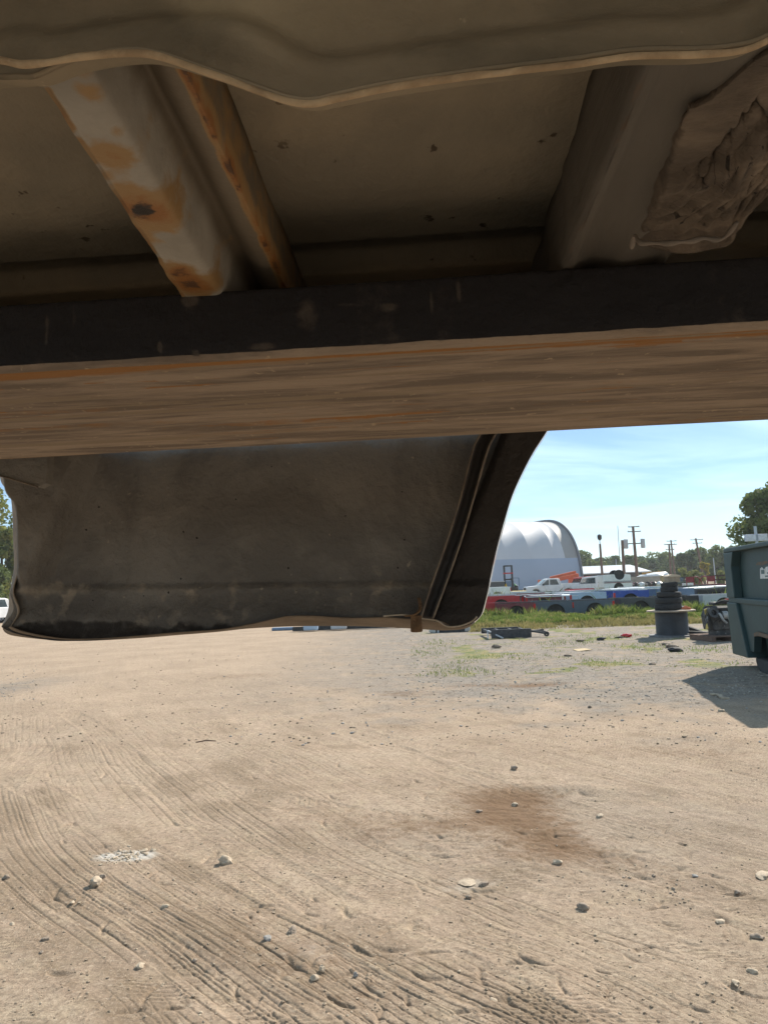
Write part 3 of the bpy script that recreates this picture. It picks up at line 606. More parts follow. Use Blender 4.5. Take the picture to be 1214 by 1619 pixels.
prof = [(vN + .01, ztop), (vN, ztop - .003), (vN, zb + .006), (vN + .002, zb + .002), (vN + .007, zb), (vF - .007, zb), (vF - .002, zb + .002), (vF, zb + .006), (vF, ztop - .003), (vF - .01, ztop), (vN + .01, ztop)]
# finer across
pr = []
for i in range(len(prof) - 1):
    a, b = prof[i], prof[i + 1]; L = math.hypot(b[0] - a[0], b[1] - a[1]); n_ = max(2, int(L / .0022))
    pr += [(a[0] + (b[0] - a[0]) * j / n_, a[1] + (b[1] - a[1]) * j / n_) for j in range(n_)]
pr.append(prof[-1]); pr = np.array(pr)
uu = np.linspace(-.62, .78, 620); uu = np.r_[np.linspace(-1.9, -.63, 30), uu, np.linspace(.79, 1.5, 20)]
Uu, Ii = np.meshgrid(uu, np.arange(len(pr))); Vv = pr[Ii, 0]; Zz = pr[Ii, 1]
onb = (Zz < zb + .001) & (Vv > vN) ; Zz = Zz + onb * (fbm(Uu * 4, Vv * 160, 3, 3) - .5) * .0020
nearface = Vv < vN + .002
Vv = Vv + nearface * (fbm(Uu * 30, Zz * 60, 8, 4) - .5) * .002
edge = np.exp(-((Zz - zb) / .004) ** 2) * nearface; Vv = Vv + edge * (fbm(Uu * 60, Uu * 0, 2, 3) - .5) * .004
dn = (Vv - vN) / (vF - vN)
orange = onb * (np.exp(-((dn - .03) / .030) ** 2) * 1.25 + .6 * np.exp(-((dn - .985) / .02) ** 2) + .62 * (1 - sst(-.6, .15, Uu)) * fbm(Uu * 4, Vv * 30, 77) + .5 * (fbm(Uu * 6, Vv * 60, 15) > .66) + .35 * np.exp(-((dn - .5) / .25) ** 2) * (fbm(Uu * 3, Vv * 90, 16) > .6))
streak = onb * sst(.50, .68, fbm(Uu * 2.5, Vv * 110, 23, 4)) * .85
blk = np.clip(nearface * 1.4 * sst(zb + .003, zb + .007, Zz), 0, 1.4)
blk = np.maximum(blk, (Vv > vF - .001) * 1.3)
grime = np.zeros_like(Uu)
for (px, py, a_, b_, st_) in ((485, 498, 24, 32, .8), (300, 476, 14, 10, 1.1), (75, 520, 5, 30, .8), (118, 500, 5, 24, .7), (253, 548, 5, 10, 1.1), (310, 560, 8, 8, .8), (415, 548, 26, 7, .8), (545, 482, 18, 6, .7), (615, 485, 14, 5, .9), (683, 480, 2.5, 32, .9), (724, 460, 2.5, 20, .9), (530, 560, 30, 6, .8), (800, 545, 60, 8, .6), (900, 540, 40, 8, .6)):
    c = Lv(px, py, vN); k_ = vN / FPX; grime = np.maximum(grime, st_ * np.exp(-(((Uu - c.x) / (a_ * k_)) ** 2 + ((Zz - c.z) / (b_ * k_)) ** 2) ** 2))
grime = (grime + .5 * sst(.45, .75, fbm(Uu * 60, Zz * 14, 90, 4)) + .35 * np.exp(-((Zz - zb) / .012) ** 2) * fbm(Uu * 30, Zz * 100, 91)) * nearface
fork = thing('forklift_fork', 'long steel fork with black side and scraped rusty underside carrying the box', 'forklift fork', (0, 0, ZB), -AZ)
grid_obj('blade', np.stack([Uu, Vv, Zz], -1), forkm, fork, attrs={'orange': orange, 'streak': streak, 'black': blk, 'grime': grime})
MB().box((-1.93, (vN + vF) / 2, ztop + .3), (.06, vF - vN, .68)).build('shank', mat('black fork paint', (.02, .02, .022), rough=.5), fork, bevel=.006)
# ================================================================== YARD BEHIND
def paint(nm, c, dusty=.0): 
    return mat(nm, c, tuple(x * .88 for x in c), rough=.42, scale=2.5, coat=.25, c3=tuple(min(1, x * .6 + .09) for x in c), s3=3, t3=(.55, .75))
PM = {k: paint(k + ' car paint', c) for k, c in {'white': (.74, .75, .76), 'silver': (.48, .50, .53), 'maroon': (.17, .028, .04), 'bright red': (.42, .02, .025), 'slate': (.075, .10, .135), 'dark grey': (.05, .055, .06),
      'bright blue': (.02, .075, .36), 'pale blue': (.38, .50, .64), 'black': (.015, .015, .018), 'dark green': (.03, .07, .055), 'tan': (.36, .30, .22), 'steel blue': (.12, .19, .30)}.items()}
dark = mat('dark liner', (.03, .03, .032), (.05, .05, .05), rough=.8); glass = mat('window glass', (.05, .075, .09), (.03, .045, .05), rough=.08, spec=.8)
tyre_m = mat('tyre rubber', (.022, .022, .024), (.035, .034, .033), rough=.85, scale=20, bump=.3); redl = mat('red lamp lens', (.55, .012, .012), (.4, .01, .01), rough=.25, coat=.4)
clear = mat('clear lamp lens', (.7, .72, .74), (.6, .6, .6), rough=.15); chrome = mat('chrome', (.6, .6, .62), (.45, .45, .46), rough=.2, metal=.9)
wood = mat('weathered wood', (.28, .215, .15), (.20, .15, .105), rough=.9, scale=4, stretch=(1, 1, 8), bump=.3)
def arc_pts(cx, cz, r, a0, a1, n): return [(cx + r * math.cos(a0 + (a1 - a0) * i / n), cz + r * math.sin(a0 + (a1 - a0) * i / n)) for i in range(n + 1)]
def yard_box(col, x, y, z, rz, lab, group, L=1.8, H=.60, flip=False, tail=True, ax=.05):
    t = thing('pickup_box', lab, 'pickup box', (x, y, z), rz, group); m = PM[col]; W = 1.62
    h = L / 2; poly = [(-h, .03)] + [(ax - .46, 0)] + [(q[0], q[1]) for q in arc_pts(ax, .06, .42, math.pi, 0, 12)] + [(ax + .46, 0), (h - .05, .05), (h, .12), (h, H - .02), (h - .04, H), (-h, H)]
    for sgn in (-1, 1):
        MB().prism(poly, 'y', sgn * W / 2 - .035, sgn * W / 2 + .035).build('bedside', m, t, bevel=.012)
        MB().box((0, sgn * (W / 2 - .03), H + .012), (L, .13, .025)).build('rail_cap', dark if col in ('white', 'slate', 'maroon') and sgn < 0 and not flip else m, t)
        tub = MB().lathe([(.43, -.11), (.43, .11), (.43, 0), (.001, 0)], (ax, sgn * (W / 2 - .15), .06), 24, Matrix.Rotation(R(90), 3, 'X')); tub.build('wheel_tub', dark, t)
        if tail: MB().box((h - .04, sgn * (W / 2 + .005), H - .20), (.10, .085, .26)).build('tail_light', redl, t, bevel=.01)
    MB().box((-h + .03, 0, H / 2 + .05), (.04, W - .08, H - .1)).build('front_panel', m, t)
    fl = MB().box((0, 0, .13), (L - .1, W - .08, .03))
    for i in range(5): fl.box((-.75 + i * .37, 0, .095), (.1, W - .1, .05))
    fl.build('floor_pan', dark, t)
    if z > .05 and z < .5:
        for bx in (-h + .25, h - .25): MB().box((bx, 0, -z / 2 + .04), (.14, 1.5, z + .08)).build('support_block', dark, t)
    return t
GB = 'pickup boxes lying in rows behind the grass'
# front row, from measured picture columns
def gx(px, py, d): return at_d(px, py, d).x
row1 = [('bright red', 758, 34.6, 'bright red pickup box with tail light, leftmost of the front row behind the grass', 2), ('maroon', 817, 34, 'maroon pickup box with red and white tail light in the front row', 4),
        ('slate', 878, 34.2, 'slate blue pickup box between the maroon one and a second slate box', 3), ('slate', 942, 34, 'slate blue pickup box with round red tail light, third in the front row', 5),
        ('dark grey', 1010, 34.5, 'dark grey pickup box directly left of the cable spool', -3), ('black', 1076, 34.6, 'black pickup box behind the cable spool', 4), ('silver', 1145, 34.4, 'silver pickup box in the front row beside the dumpster', 3), ('black', 1212, 34.4, 'black pickup box hidden partly behind the dumpster', 3)]
for c, px, d, lab, rz in row1:
    t = yard_box(c, gx(px, 970, d), d + .8, .01, R(-rz), lab, GB, tail=c in ('bright red', 'maroon', 'slate', 'dark grey'))
ordn = ['second', 'third', 'fourth', 'fifth', 'sixth', 'seventh', 'rearmost']
place = ['leftmost', 'second from left', 'third from left', 'fourth from left', 'fifth from left', 'sixth from left', 'seventh from left', 'eighth from left', 'ninth from left', 'tenth from left']
rows = [(37.6, ['bright red', 'maroon', 'pale blue', 'bright blue', 'steel blue', 'black', 'slate', 'dark grey']),
        (40.8, ['silver', 'dark grey', 'white', 'silver', 'slate', 'white', 'black', 'white']),
        (44.0, ['dark grey', 'white', 'silver', 'steel blue', 'white', 'silver', 'pale blue', 'white']),
        (47.5, ['white', 'maroon', 'dark green', 'silver', 'pale blue', 'silver', 'dark grey', 'silver', 'white']),
        (51.0, ['white', 'silver', 'bright red', 'white', 'silver', 'pale blue', 'white', 'maroon', 'white']),
        (55.0, ['silver', 'white', 'black', 'bright red', 'silver', 'white', 'white', 'silver', 'white'])]
rg = random.Random(21)
for ri, (d, cols) in enumerate(rows):
    x = gx(762, 950, d)
    for k, c in enumerate(cols):
        dx = 1.98 + rg.uniform(.02, .28); x += dx / 2
        yard_box(c, x, d + rg.uniform(-.25, .25) + .8, .16 + rg.uniform(-.02, .16), R(rg.uniform(-6, 6)) + (math.pi if rg.random() < .3 else 0), f'{c} pickup box, {place[k]} in the {ordn[ri]} row of stored boxes', GB, flip=True, tail=rg.random() < .5)
        x += dx / 2
        if k == 0: pass
# covers and stacked bedsides lying across the boxes
wht = PM['white']
for k, (px, d, l, c, dz, lab) in enumerate([(872, 37.6, 2.6, 'white', .0, 'long white tonneau cover laid over the boxes behind the slate pair'), (822, 41, 2.4, 'black', .0, 'black folded cover over the boxes behind the maroon one'),
    (915, 41, 2.2, 'silver', .02, 'silver panel lying across the third row boxes'), (1010, 44.5, 2.4, 'pale blue', .0, 'pale blue panel lying across boxes left of the cable spool'), (1120, 40.8, 2.8, 'white', .08, 'white curved fender panel lying on boxes beside the dumpster'),
    (850, 47.6, 3, 'dark green', .0, 'dark green panel lying across the boxes below the white service truck'), (985, 51, 3, 'white', .04, 'long white panel lying on the fifth row boxes'), (930, 50, 3, 'bright red', .03, 'bright red panel lying on boxes below the white van')]):
    x = gx(px, 940, d); n = 14; vs = []; fs = []
    for i in range(n):
        f = i / (n - 1) * 2 - 1
        for j in range(5): g = j / 4 * 2 - 1; vs.append((f * l / 2, g * .45, .06 * (1 - f ** 4) * (1 - g * g)))
    for i in range(n - 1):
        for j in range(4): fs.append((i * 5 + j, i * 5 + j + 1, i * 5 + j + 6, i * 5 + j + 5))
    o = MB().add(vs, fs).build('body_panel', PM[c], smooth=True, solid=.03); o.location = (x, d + .3, .80 + dz); o.rotation_euler = (R(3), R(rg.uniform(-1.5, 1.5)), R(rg.uniform(-8, 8))); tag(o, lab, 'body panel', 'loose panels on the pickup boxes')

# ---------------- vehicles
def wheel(parent, x, y, r, w_=.24):
    wp = MB().lathe([(r * .62, -w_ / 2), (r * .9, -w_ / 2), (r, -w_ * .36), (r, w_ * .36), (r * .9, w_ / 2), (r * .62, w_ / 2)], (0, 0, 0), 24, Matrix.Rotation(R(90), 3, 'X')).build('wheel', tyre_m, parent, smooth=True)
    wp.location = (x, y, r); MB().lathe([(.001, -w_ * .3), (r * .3, -w_ * .34), (r * .62, -w_ * .45), (r * .62, w_ * .45), (r * .3, w_ * .34), (.001, w_ * .3)], (0, 0, 0), 20, Matrix.Rotation(R(90), 3, 'X')).build('rim', chrome, wp, smooth=True)
def pickup(lab, loc, rz, col='white', service=False, L=5.6):
    t = thing('pickup_truck', lab, 'pickup truck', loc, rz); m = PM[col]; W = 1.9; h = L / 2
    body = [(-h, .45), (-h + .02, .85), (-h + .12, 1.08), (-h + 1.35, 1.17), (-h + 1.45, 1.19), (.95, 1.19), (.95, .42), (-.95, .40)] + arc_pts(-h + .95, .40, .46, 0, math.pi, 10)
    MB().prism(body, 'y', -W / 2, W / 2).build('body', m, t, bevel=.04)
    cab = [(-h + 1.36, 1.17), (-h + 2.15, 1.80), (-h + 2.4, 1.88), (.45, 1.88), (.75, 1.80), (.95, 1.19)]
    cp = MB().prism(cab, 'y', -W / 2 + .10, W / 2 - .10).build('cab', m, t, bevel=.05)
    for s in (-1, 1):
        y = s * (W / 2 - .097)
        MB().prism([(-h + 1.62, 1.21), (-h + 2.22, 1.72), (-.42, 1.76), (-.42, 1.21)], 'y', y - .01, y + .01).build('window', glass, cp)
        MB().prism([(-.30, 1.21), (-.30, 1.76), (.40, 1.76), (.66, 1.21)], 'y', y - .01, y + .01).build('window', glass, cp)
        MB().box((-h + 1.75, s * (W / 2 + .10), 1.27), (.1, .2, .2)).build('mirror', dark, t)
        MB().box((-h + .03, s * .72, .86), (.1, .36, .2)).build('headlight', clear, t, bevel=.02)
        for x in (-h + .95, h - 1.15): wheel(t, x, s * (W / 2 - .14), .40)
    ws = MB().add([(-h + 1.42, -.76, 1.22), (-h + 1.42, .76, 1.22), (-h + 2.12, .68, 1.79), (-h + 2.12, -.68, 1.79)], [(0, 1, 2, 3)]).build('windscreen', glass, cp, solid=.03); ws.location.x = -.03
    bed = [(.98, .45), (.98, 1.24 if not service else 1.32), (h, 1.24 if not service else 1.32), (h, .5), (h - .6, .48)] + arc_pts(h - 1.15, .42, .46, 0, math.pi, 10)
    for s in (-1, 1): MB().prism(bed, 'y', s * (W / 2 - .03) - .04, s * (W / 2 - .03) + .04).build('bedside', m, t, bevel=.02)
    MB().box((h - .03, 0, .92), (.05, W - .12, .56)).build('tailgate', m, t)
    MB().box(((.98 + h) / 2, 0, .72), (h - 1.0, W - .12, .04)).build('bed_floor', dark, t)
    for x, nm in ((-h - .04, 'front_bumper'), (h + .05, 'rear_bumper')): MB().box((x, 0, .58), (.14, W - .04, .2)).build(nm, chrome, t, bevel=.03)
    MB().box((-h - .005, 0, .86), (.05, 1.02, .26)).build('grille', dark, t)
    for s in (-1, 1): MB().box((h - .01, s * (W / 2 - .06), 1.0), (.08, .14, .34)).build('tail_light', redl, t)
    return t
p = at_d(871, 938, 79)
pickup('white service pickup truck with orange equipment behind its bed, before the dome', (p.x, 79, 0), R(3), 'white', True)
p = at_d(8, 980, 56); tt = pickup('white pickup truck seen from the front at the left edge', (p.x - 1.0, 56, 0), R(72), 'white')
p = at_d(10, 930, 74); tt = pickup('silver pickup truck parked behind the white one at the left edge', (p.x - 1.6, 74, 0.2), R(60), 'silver')
p = at_d(770, 935, 66); pickup('white pickup truck with red tail light at the foot of the dome', (p.x - .9, 66, 0), R(4), 'white')
# stake-bed trailer load beside it
t = thing('utility_trailer', 'grey high sided trailer beside the forklift', 'trailer', (at_d(782, 930, 71).x, 71, 0), R(4))
MB().box((0, 0, 1.15), (1.6, 1.4, 1.15)).build('body', PM['dark grey'], t, bevel=.03); MB().box((0, 0, 1.74), (1.66, 1.46, .06)).build('top_rail', PM['silver'], t)
for x in (-.4, .4): wheel(t, x, -.72, .33); wheel(t, x, .72, .33)
# vans and cab
def van(lab, px, d, rz, col='white'):
    p = at_d(px, 930, d); t = thing('cargo_van', lab, 'van', (p.x, d, 0), rz); m = PM[col]
    prof = [(-2.4, .4), (-2.4, .95), (-1.5, 1.15), (-.8, 1.85), (2.3, 1.95), (2.4, 1.8), (2.45, .42)]
    MB().prism(prof, 'y', -.95, .95).build('body', m, t, bevel=.06)
    rd = MB().box((2.47, 0, 1.52), (.03, 1.5, .5)).build('rear_window', glass, t, bevel=.01)
    for s in (-1, 1):
        MB().box((2.46, s * .82, 1.0), (.05, .14, .34)).build('tail_light', redl, t)
        MB().box((2.47, s * .42, .98), (.03, .12, .12)).build('vent', dark, t)
        MB().prism([(-1.3, 1.2), (-.75, 1.72), (2.0, 1.78), (2.0, 1.2)], 'y', s * .955 - .01, s * .955 + .01).build('window', glass, t)
        for x in (-1.6, 1.6): wheel(t, x, s * .85, .36)
    MB().box((2.52, 0, .5), (.14, 1.8, .16)).build('rear_bumper', dark, t)
    return t
van('white van seen from the rear, right of the orange lift', 940, 76, R(-78))
van('red van partly behind the white rear-facing van', 925, 80, R(-80), 'bright red')
# orange boom lift
orm = mat('orange machine paint', (.62, .16, .07), (.50, .12, .05), rough=.5, scale=2)
p = at_d(893, 925, 83); t = thing('boom_lift', 'orange folded boom lift parked behind the white service truck', 'boom lift', (p.x, 83, 0), R(8))
MB().box((0, 0, .75), (3.0, 1.6, .7)).build('chassis', orm, t, bevel=.05)
MB().box((1.2, 0, 1.5), (1.1, 1.4, .9)).build('turret', orm, t, bevel=.05)
MB().bar((1.5, -.2, 2.15), (-2.2, -.2, 1.55), .42, .42).build('boom', orm, t, bevel=.03)
MB().bar((1.4, .2, 2.5), (-1.6, .2, 1.95), .32, .32).build('boom', orm, t, bevel=.03)
MB().box((-2.6, -.2, 1.35), (.8, 1.2, .9)).build('basket', orm, t)
for x in (-1, 1):
    for y in (-.8, .8): wheel(t, x, y, .42)
# forklift with tall mast before dome
p = at_d(805, 935, 72); t = thing('forklift', 'green forklift with raised black mast standing before the dome', 'forklift', (p.x, 72, 0), R(-12))
grn = mat('green machine paint', (.06, .30, .13), (.05, .22, .10), rough=.5); blu = PM['steel blue']
MB().box((0, .3, .85), (1.7, 1.2, .9)).build('chassis', PM['black'], t, bevel=.06)
MB().prism([(-.75, 1.3), (-.7, 1.75), (.3, 1.7), (.75, 1.3)], 'y', -.4, .6).build('hood', grn, t, bevel=.05)
ms = MB()
for x in (-.36, .36): ms.box((x, -.55, 1.75), (.18, .16, 3.0))
for z in (.5, 1.9, 3.2): ms.box((0, -.55, z), (.72, .12, .14))
ms.build('mast', PM['black'], t)
MB().box((0, -.66, 2.5), (.95, .08, .12)).build('carriage', PM['bright red'], t); MB().box((0, -.5, 1.45), (1.0, .2, .6)).build('seat_guard', blu, t)
cg = MB()
for x in (.2, .95):
    for y in (-.3, .6): cg.bar((x, y, 1.2), (x, y, 2.0), .07)
cg.box((.58, .15, 2.02), (.85, 1.0, .06)).build('overhead_guard', PM['steel blue'], t)
for s in (-1, 1): wheel(t, s * .75, -.35, .40, .3); wheel(t, s * .75, .9, .36, .28)
MB().tube([(-.3, -.5, 1.15), (-.3, -.5, 1.55)], [.2, .12], 12).build('yellow_tank', mat('yellow paint', (.7, .45, .05)), t)
# straw heap beside forklift
p = at_d(822, 936, 70); vs, fs = rock_vf(1, 1.3, .8, .45, 3, 5); o = MB().add(vs, fs).build('straw_heap', mat('dry straw', (.55, .45, .22), (.42, .34, .16), rough=1, scale=8, bump=1), smooth=True); o.location = (p.x, 70, .35); tag(o, 'yellow straw heap on the ground right of the forklift', 'straw heap')
# pickup box standing upside down
t = yard_box('white', gx(971, 930, 64), 64, 1.72, 0, 'white pickup box standing upside down with its wheel arch open at the top', GB, L=2.35, H=.62, tail=False, ax=.25); t.rotation_euler = (math.pi, 0, 0); t.location.z = 1.95
MB().box((0, 0, 1.0), (.01, .01, .01))
o = yard_box('white', gx(973, 940, 64), 64, .75, 0, 'white pickup box with a red stripe carrying the upside down one', GB, L=2.4, tail=False)
MB().box((0, -.86, .5), (2.36, .02, .06)).build('stripe', PM['maroon'], o)

# ---------------- fabric dome
dome_m = mat('white dome fabric', (.50, .51, .545), (.46, .475, .51), rough=.55, scale=.15, spec=.3); dome_g = mat('grey dome fabric', (.31, .30, .295), (.28, .275, .27), rough=.6, scale=.15)
dome_shade = mat('shade tinted dome lower wall', (.33, .385, .49), (.30, .36, .46), rough=.55, scale=.15)  # shade on the lower wall painted in as a blue grey tint
DD = 125.0; pe = at_d(890, 925, DD)
HW, HH = 11.5, 12.2; YAW = R(24)
t = thing('storage_dome', 'huge white fabric storage hangar with curved ribs and lower wall tinted blue grey as shade', 'fabric hangar', (pe.x - 2.2, DD + 8, 0), YAW)
def dprof(n=40):
    out = []
    for i in range(n + 1):
        a = math.pi * i / n; c, s = math.cos(a), math.sin(a); out.append((-math.copysign(abs(c) ** .62, c) * HW, abs(s) ** .86 * HH))
    return out
dp = dprof()
nbay = 9; edges = [0, -2.6, -4.7] + [-4.7 - 4.6 * (i + 1) for i in range(7)]; BW = 4.1
def bay(k, m, x1, x0, lower=False):
    vs = []; fs = []; M_ = 12; pts = dp
    for j in range(M_ + 1):
        f = j / M_; sag = math.sin(f * math.pi)
        for (y, z) in pts:
            up = sst(5.2, 5.9, z); s_k = 1 - .014 * sag * up
            vs.append((x0 + (x1 - x0) * f, y * s_k, z if z < 5.2 else 5.2 + (z - 5.2) * (1 - .010 * sag)))
    n = len(pts)
    for j in range(M_):
        for i in range(n - 1): fs.append((j * n + i, j * n + i + 1, (j + 1) * n + i + 1, (j + 1) * n + i))
    me_b = MB().add(vs, fs).build('bay', m, t, smooth='all')
    me_b.data.materials.append(dome_shade)
    for pgn in me_b.data.polygons:
        if pgn.center.z < 5.4 : pgn.material_index = 1
for k in range(nbay): bay(k, dome_g if k == 0 else dome_m, edges[k], edges[k + 1])
rb = [(0.12, y * 1.012, z * 1.012) for y, z in dp]
MB().tube(rb, .22, 8).build('end_rib', mat('dark hangar rib', (.16, .17, .20), rough=.6), t, smooth='all')
MB().prism(dp, 'x', edges[-1] - .05, edges[-1]).build('end_wall', dome_g, t)
MB().prism([(y * .99, z * .99) for y, z in dp], 'x', -.6, -.5).build('end_wall', dome_g, t)
MB().box((-nbay * BW / 2, -HW - .1, .25), (nbay * BW, .5, .5)).build('footing', mat('dark footing', (.06, .07, .08)), t)

# ---------------- poles
polem = mat('pole timber', (.17, .11, .085), (.12, .08, .06), rough=.9, scale=2, stretch=(1, 1, .2)); galvm = mat('galvanised', (.42, .46, .50), (.36, .4, .44), rough=.5, metal=.3)
def pole(lab, px_t, py_t, px_b, d, r, arms=(), xf=False, lamp=False, m=None, nm='utility_pole', cat='utility pole'):
    a = at_d(px_t, py_t, d); b = at_d(px_b, 912, d); b = Vector((b.x, d, 0)); lean = a.x - b.x
    t = thing(nm, lab, cat, b); top = Vector((lean, 0, a.z)); m = m or polem
    MB().tube([(0, 0, -.2), top], [r * .95, r * .68], 10).build('pole', m, t, smooth=True)
    for (dz, w_) in arms:
        c = top * (1 - dz / a.z); MB().box(c + Vector((0, -r - .06, 0)), (w_, .10, .12)).build('crossarm', m, t)
        for q in (-.45, .45): MB().tube([c + Vector((q * w_, -r - .06, .06)), c + Vector((q * w_, -r - .06, .2))], [.04, .03], 6).build('insulator', galvm, t)
    if xf:
        for s in (-1, 1):
            c = top * (1 - xf / a.z) + Vector((s * 1.15, 0, 0))
            MB().tube([c + Vector((0, 0, -.65)), c + Vector((0, 0, -.58)), c + Vector((0, 0, .52)), c + Vector((0, 0, .6)), c + Vector((0, 0, .64))], [.24, .29, .29, .29, .16], 14).build('transformer', galvm, t, smooth=True)
        MB().box(top * (1 - xf / a.z), (2.0, .12, .14)).build('bracket', m, t)
    if lamp:
        MB().tube([top + Vector((0, 0, .5)), top + Vector((0, 0, .75)), top + Vector((0, 0, 1.15)), top + Vector((0, 0, 1.3))], [.15, .3, .3, .12], 10).build('lamp_head', dark, t, smooth=True)
        MB().tube([top, top + Vector((0, 0, .55))], .06, 6).build('lamp_stem', galvm, t)
    return t
pole('bare timber pole with dark lamp head right of the dome', 948, 860, 952, 100, .20, lamp=True)
pole('bare timber pole with nothing on top', 983, 854, 986, 95, .24)
pole('utility pole with two crossarms and a pair of grey transformers', 1000, 832, 1007, 100, .24, ((.3, 6.0), (3.6, 6.4)) if False else ((.1, 1.5 * 1), (.75, 1.75)), xf=2.35)
pole('utility pole with two crossarms, front one of the pair left of the yellow tree', 1057, 860, 1060, 130, .22, ((.1, 1.9), (1.0, 1.5)))
pole('utility pole with two crossarms, rear one of the pair left of the yellow tree', 1060, 854, 1067, 150, .22, ((.2, 2.0), (.9, 2.0)))
pole('leaning utility pole with two crossarms beside the yellow tree', 1099, 851, 1113, 140, .25, ((.3, 2.4), (.95, 1.8)))
pole('thin white radio mast far behind the transformer pole', 976, 831, 981, 320, .22, m=galvm, arms=(), nm='radio_mast', cat='mast')
pole('thin grey street lamp before the treeline', 973, 884, 975, 190, .12, m=galvm, nm='street_lamp', cat='street lamp')
pole('thin grey pole among trees right of the yellow tree', 1127, 882, 1130, 150, .13, m=galvm, nm='street_lamp', cat='street lamp')
# white cabinet on a pole above the dumpster
p = at_d(1197, 850, 45); t = thing('light_pole', 'pole with white floodlight boxes rising behind the dumpster', 'light pole', (p.x, 45, 0)); MB().tube([(0, 0, 0), (-.1, 0, p.z + .7)], .09, 8).build('pole', galvm, t)
for s in (-1, 1): MB().box((s * .36 - .1, 0, p.z), (.58, .3, .42)).build('floodlight', mat('pale lamp housing', (.6, .62, .68)), t, bevel=.03)

# ---------------- trees
leafm = []
for i, (a, b) in enumerate([((.11, .15, .05), (.17, .20, .065)), ((.065, .105, .05), (.11, .15, .065)), ((.14, .17, .045), (.25, .25, .07)), ((.42, .33, .06), (.30, .26, .05))]):
    m = mat('foliage %s' % 'abcd'[i], a, b, rough=.7, scale=.9, lo=.4, hi=.6, c3=(.16, .17, .05) if i < 3 else (.5, .4, .08), s3=2.2, t3=(.6, .68), spec=.2)
    p_ = m.node_tree.nodes['Principled BSDF']; tr_ = N(m.node_tree, 'ShaderNodeBsdfTranslucent'); ms_ = N(m.node_tree, 'ShaderNodeMixShader'); ms_.inputs[0].default_value = .35
    lk = p_.inputs['Base Color'].links[0].from_socket; m.node_tree.links.new(lk, tr_.inputs[0]); m.node_tree.links.new(p_.outputs[0], ms_.inputs[1]); m.node_tree.links.new(tr_.outputs[0], ms_.inputs[2])
    m.node_tree.links.new(ms_.outputs[0], m.node_tree.nodes['Material Output'].inputs[0]); leafm.append(m)
bark = mat('bark', (.12, .095, .07), (.08, .06, .045), rough=.95, scale=6, stretch=(1, 1, .3), bump=.5)
def leaves(centers, rad, n, size, rs, flat=.8):
    rr = np.random.RandomState(rs); ci = rr.randint(0, len(centers), n); Cn = np.array(centers)[ci]; Rd = np.array(rad)[ci]
    d = rr.normal(size=(n, 3)); d /= np.linalg.norm(d, axis=1)[:, None]; k = rr.uniform(.35, 1.05, n) ** .5; d[:, 2] *= flat
    P = Cn + d * (Rd * k)[:, None]
    a = rr.normal(size=(n, 3)); a /= np.linalg.norm(a, axis=1)[:, None]; b = np.cross(a, rr.normal(size=(n, 3))); b /= np.linalg.norm(b, axis=1)[:, None]
    s = size * rr.uniform(.6, 1.3, n)[:, None]; a *= s; b *= s * .62
    V = np.stack([P - a, P + b * .9, P + a, P - b * .9], 1).reshape(-1, 3); return V, np.arange(n * 4).reshape(-1, 4)
def np_mesh(name, V, F, m, parent=None):
    me = bpy.data.meshes.new(name); me.vertices.add(len(V)); me.vertices.foreach_set('co', V.astype(np.float32).ravel()); me.loops.add(F.size); me.loops.foreach_set('vertex_index', F.astype(np.int32).ravel())
    me.polygons.add(len(F)); me.polygons.foreach_set('loop_start', np.arange(0, F.size, F.shape[1], dtype=np.int32)); me.update(calc_edges=True); me.materials.append(m)
    o = bpy.data.objects.new(name, me); C.objects.link(o)
    if parent: o.parent = parent
    return o
def tree(lab, x, d, h, w_, rs, li=0, n=4500, size=.3, trunk=.3, nm='tree', cat='tree', group='trees beyond the yard', lobes=14):
    rr = random.Random(rs); t = thing(nm, lab, cat, (x, d, 0), 0, group); cs = []; rd = []
    for i in range(lobes):
        f = rr.random(); z = h * (trunk + (1 - trunk) * f * .88); wr = w_ / 2 * math.sin(math.pi * (.22 + .68 * f)) ** .8; a = rr.uniform(0, 6.28); q = rr.uniform(.25, .85)
        cs.append((math.cos(a) * wr * q, math.sin(a) * wr * q, z)); rd.append(w_ * rr.uniform(.13, .24))
    V, F = leaves(cs, rd, n, size, rs); np_mesh('crown', V, F, leafm[li], t)
    tb = MB().tube([(0, 0, -.2), (w_ * .01, 0, h * .35), (-w_ * .01, 0, h * .8)], [w_ * .035 + .05, w_ * .025 + .03, .05], 8)
    for c in cs[:8]: tb.tube([(0, 0, h * trunk * .8), (c[0] * .5, c[1] * .5, (h * trunk * .9 + c[2]) / 2), c], [w_ * .015 + .03, .06, .03], 5)
    tb.build('trunk', bark, t); return t
def tree_px(lab, px, py_top, wpx, d, rs, **k):
    p = at_d(px, py_top, d); tree(lab, p.x, d, p.z, wpx / FPX * d, rs, **k)
tree_px('large tree with a few yellow leaves towering behind the dumpster', 1226, 752, 150, 62, 1, n=16000, size=.19, lobes=34, trunk=.2)
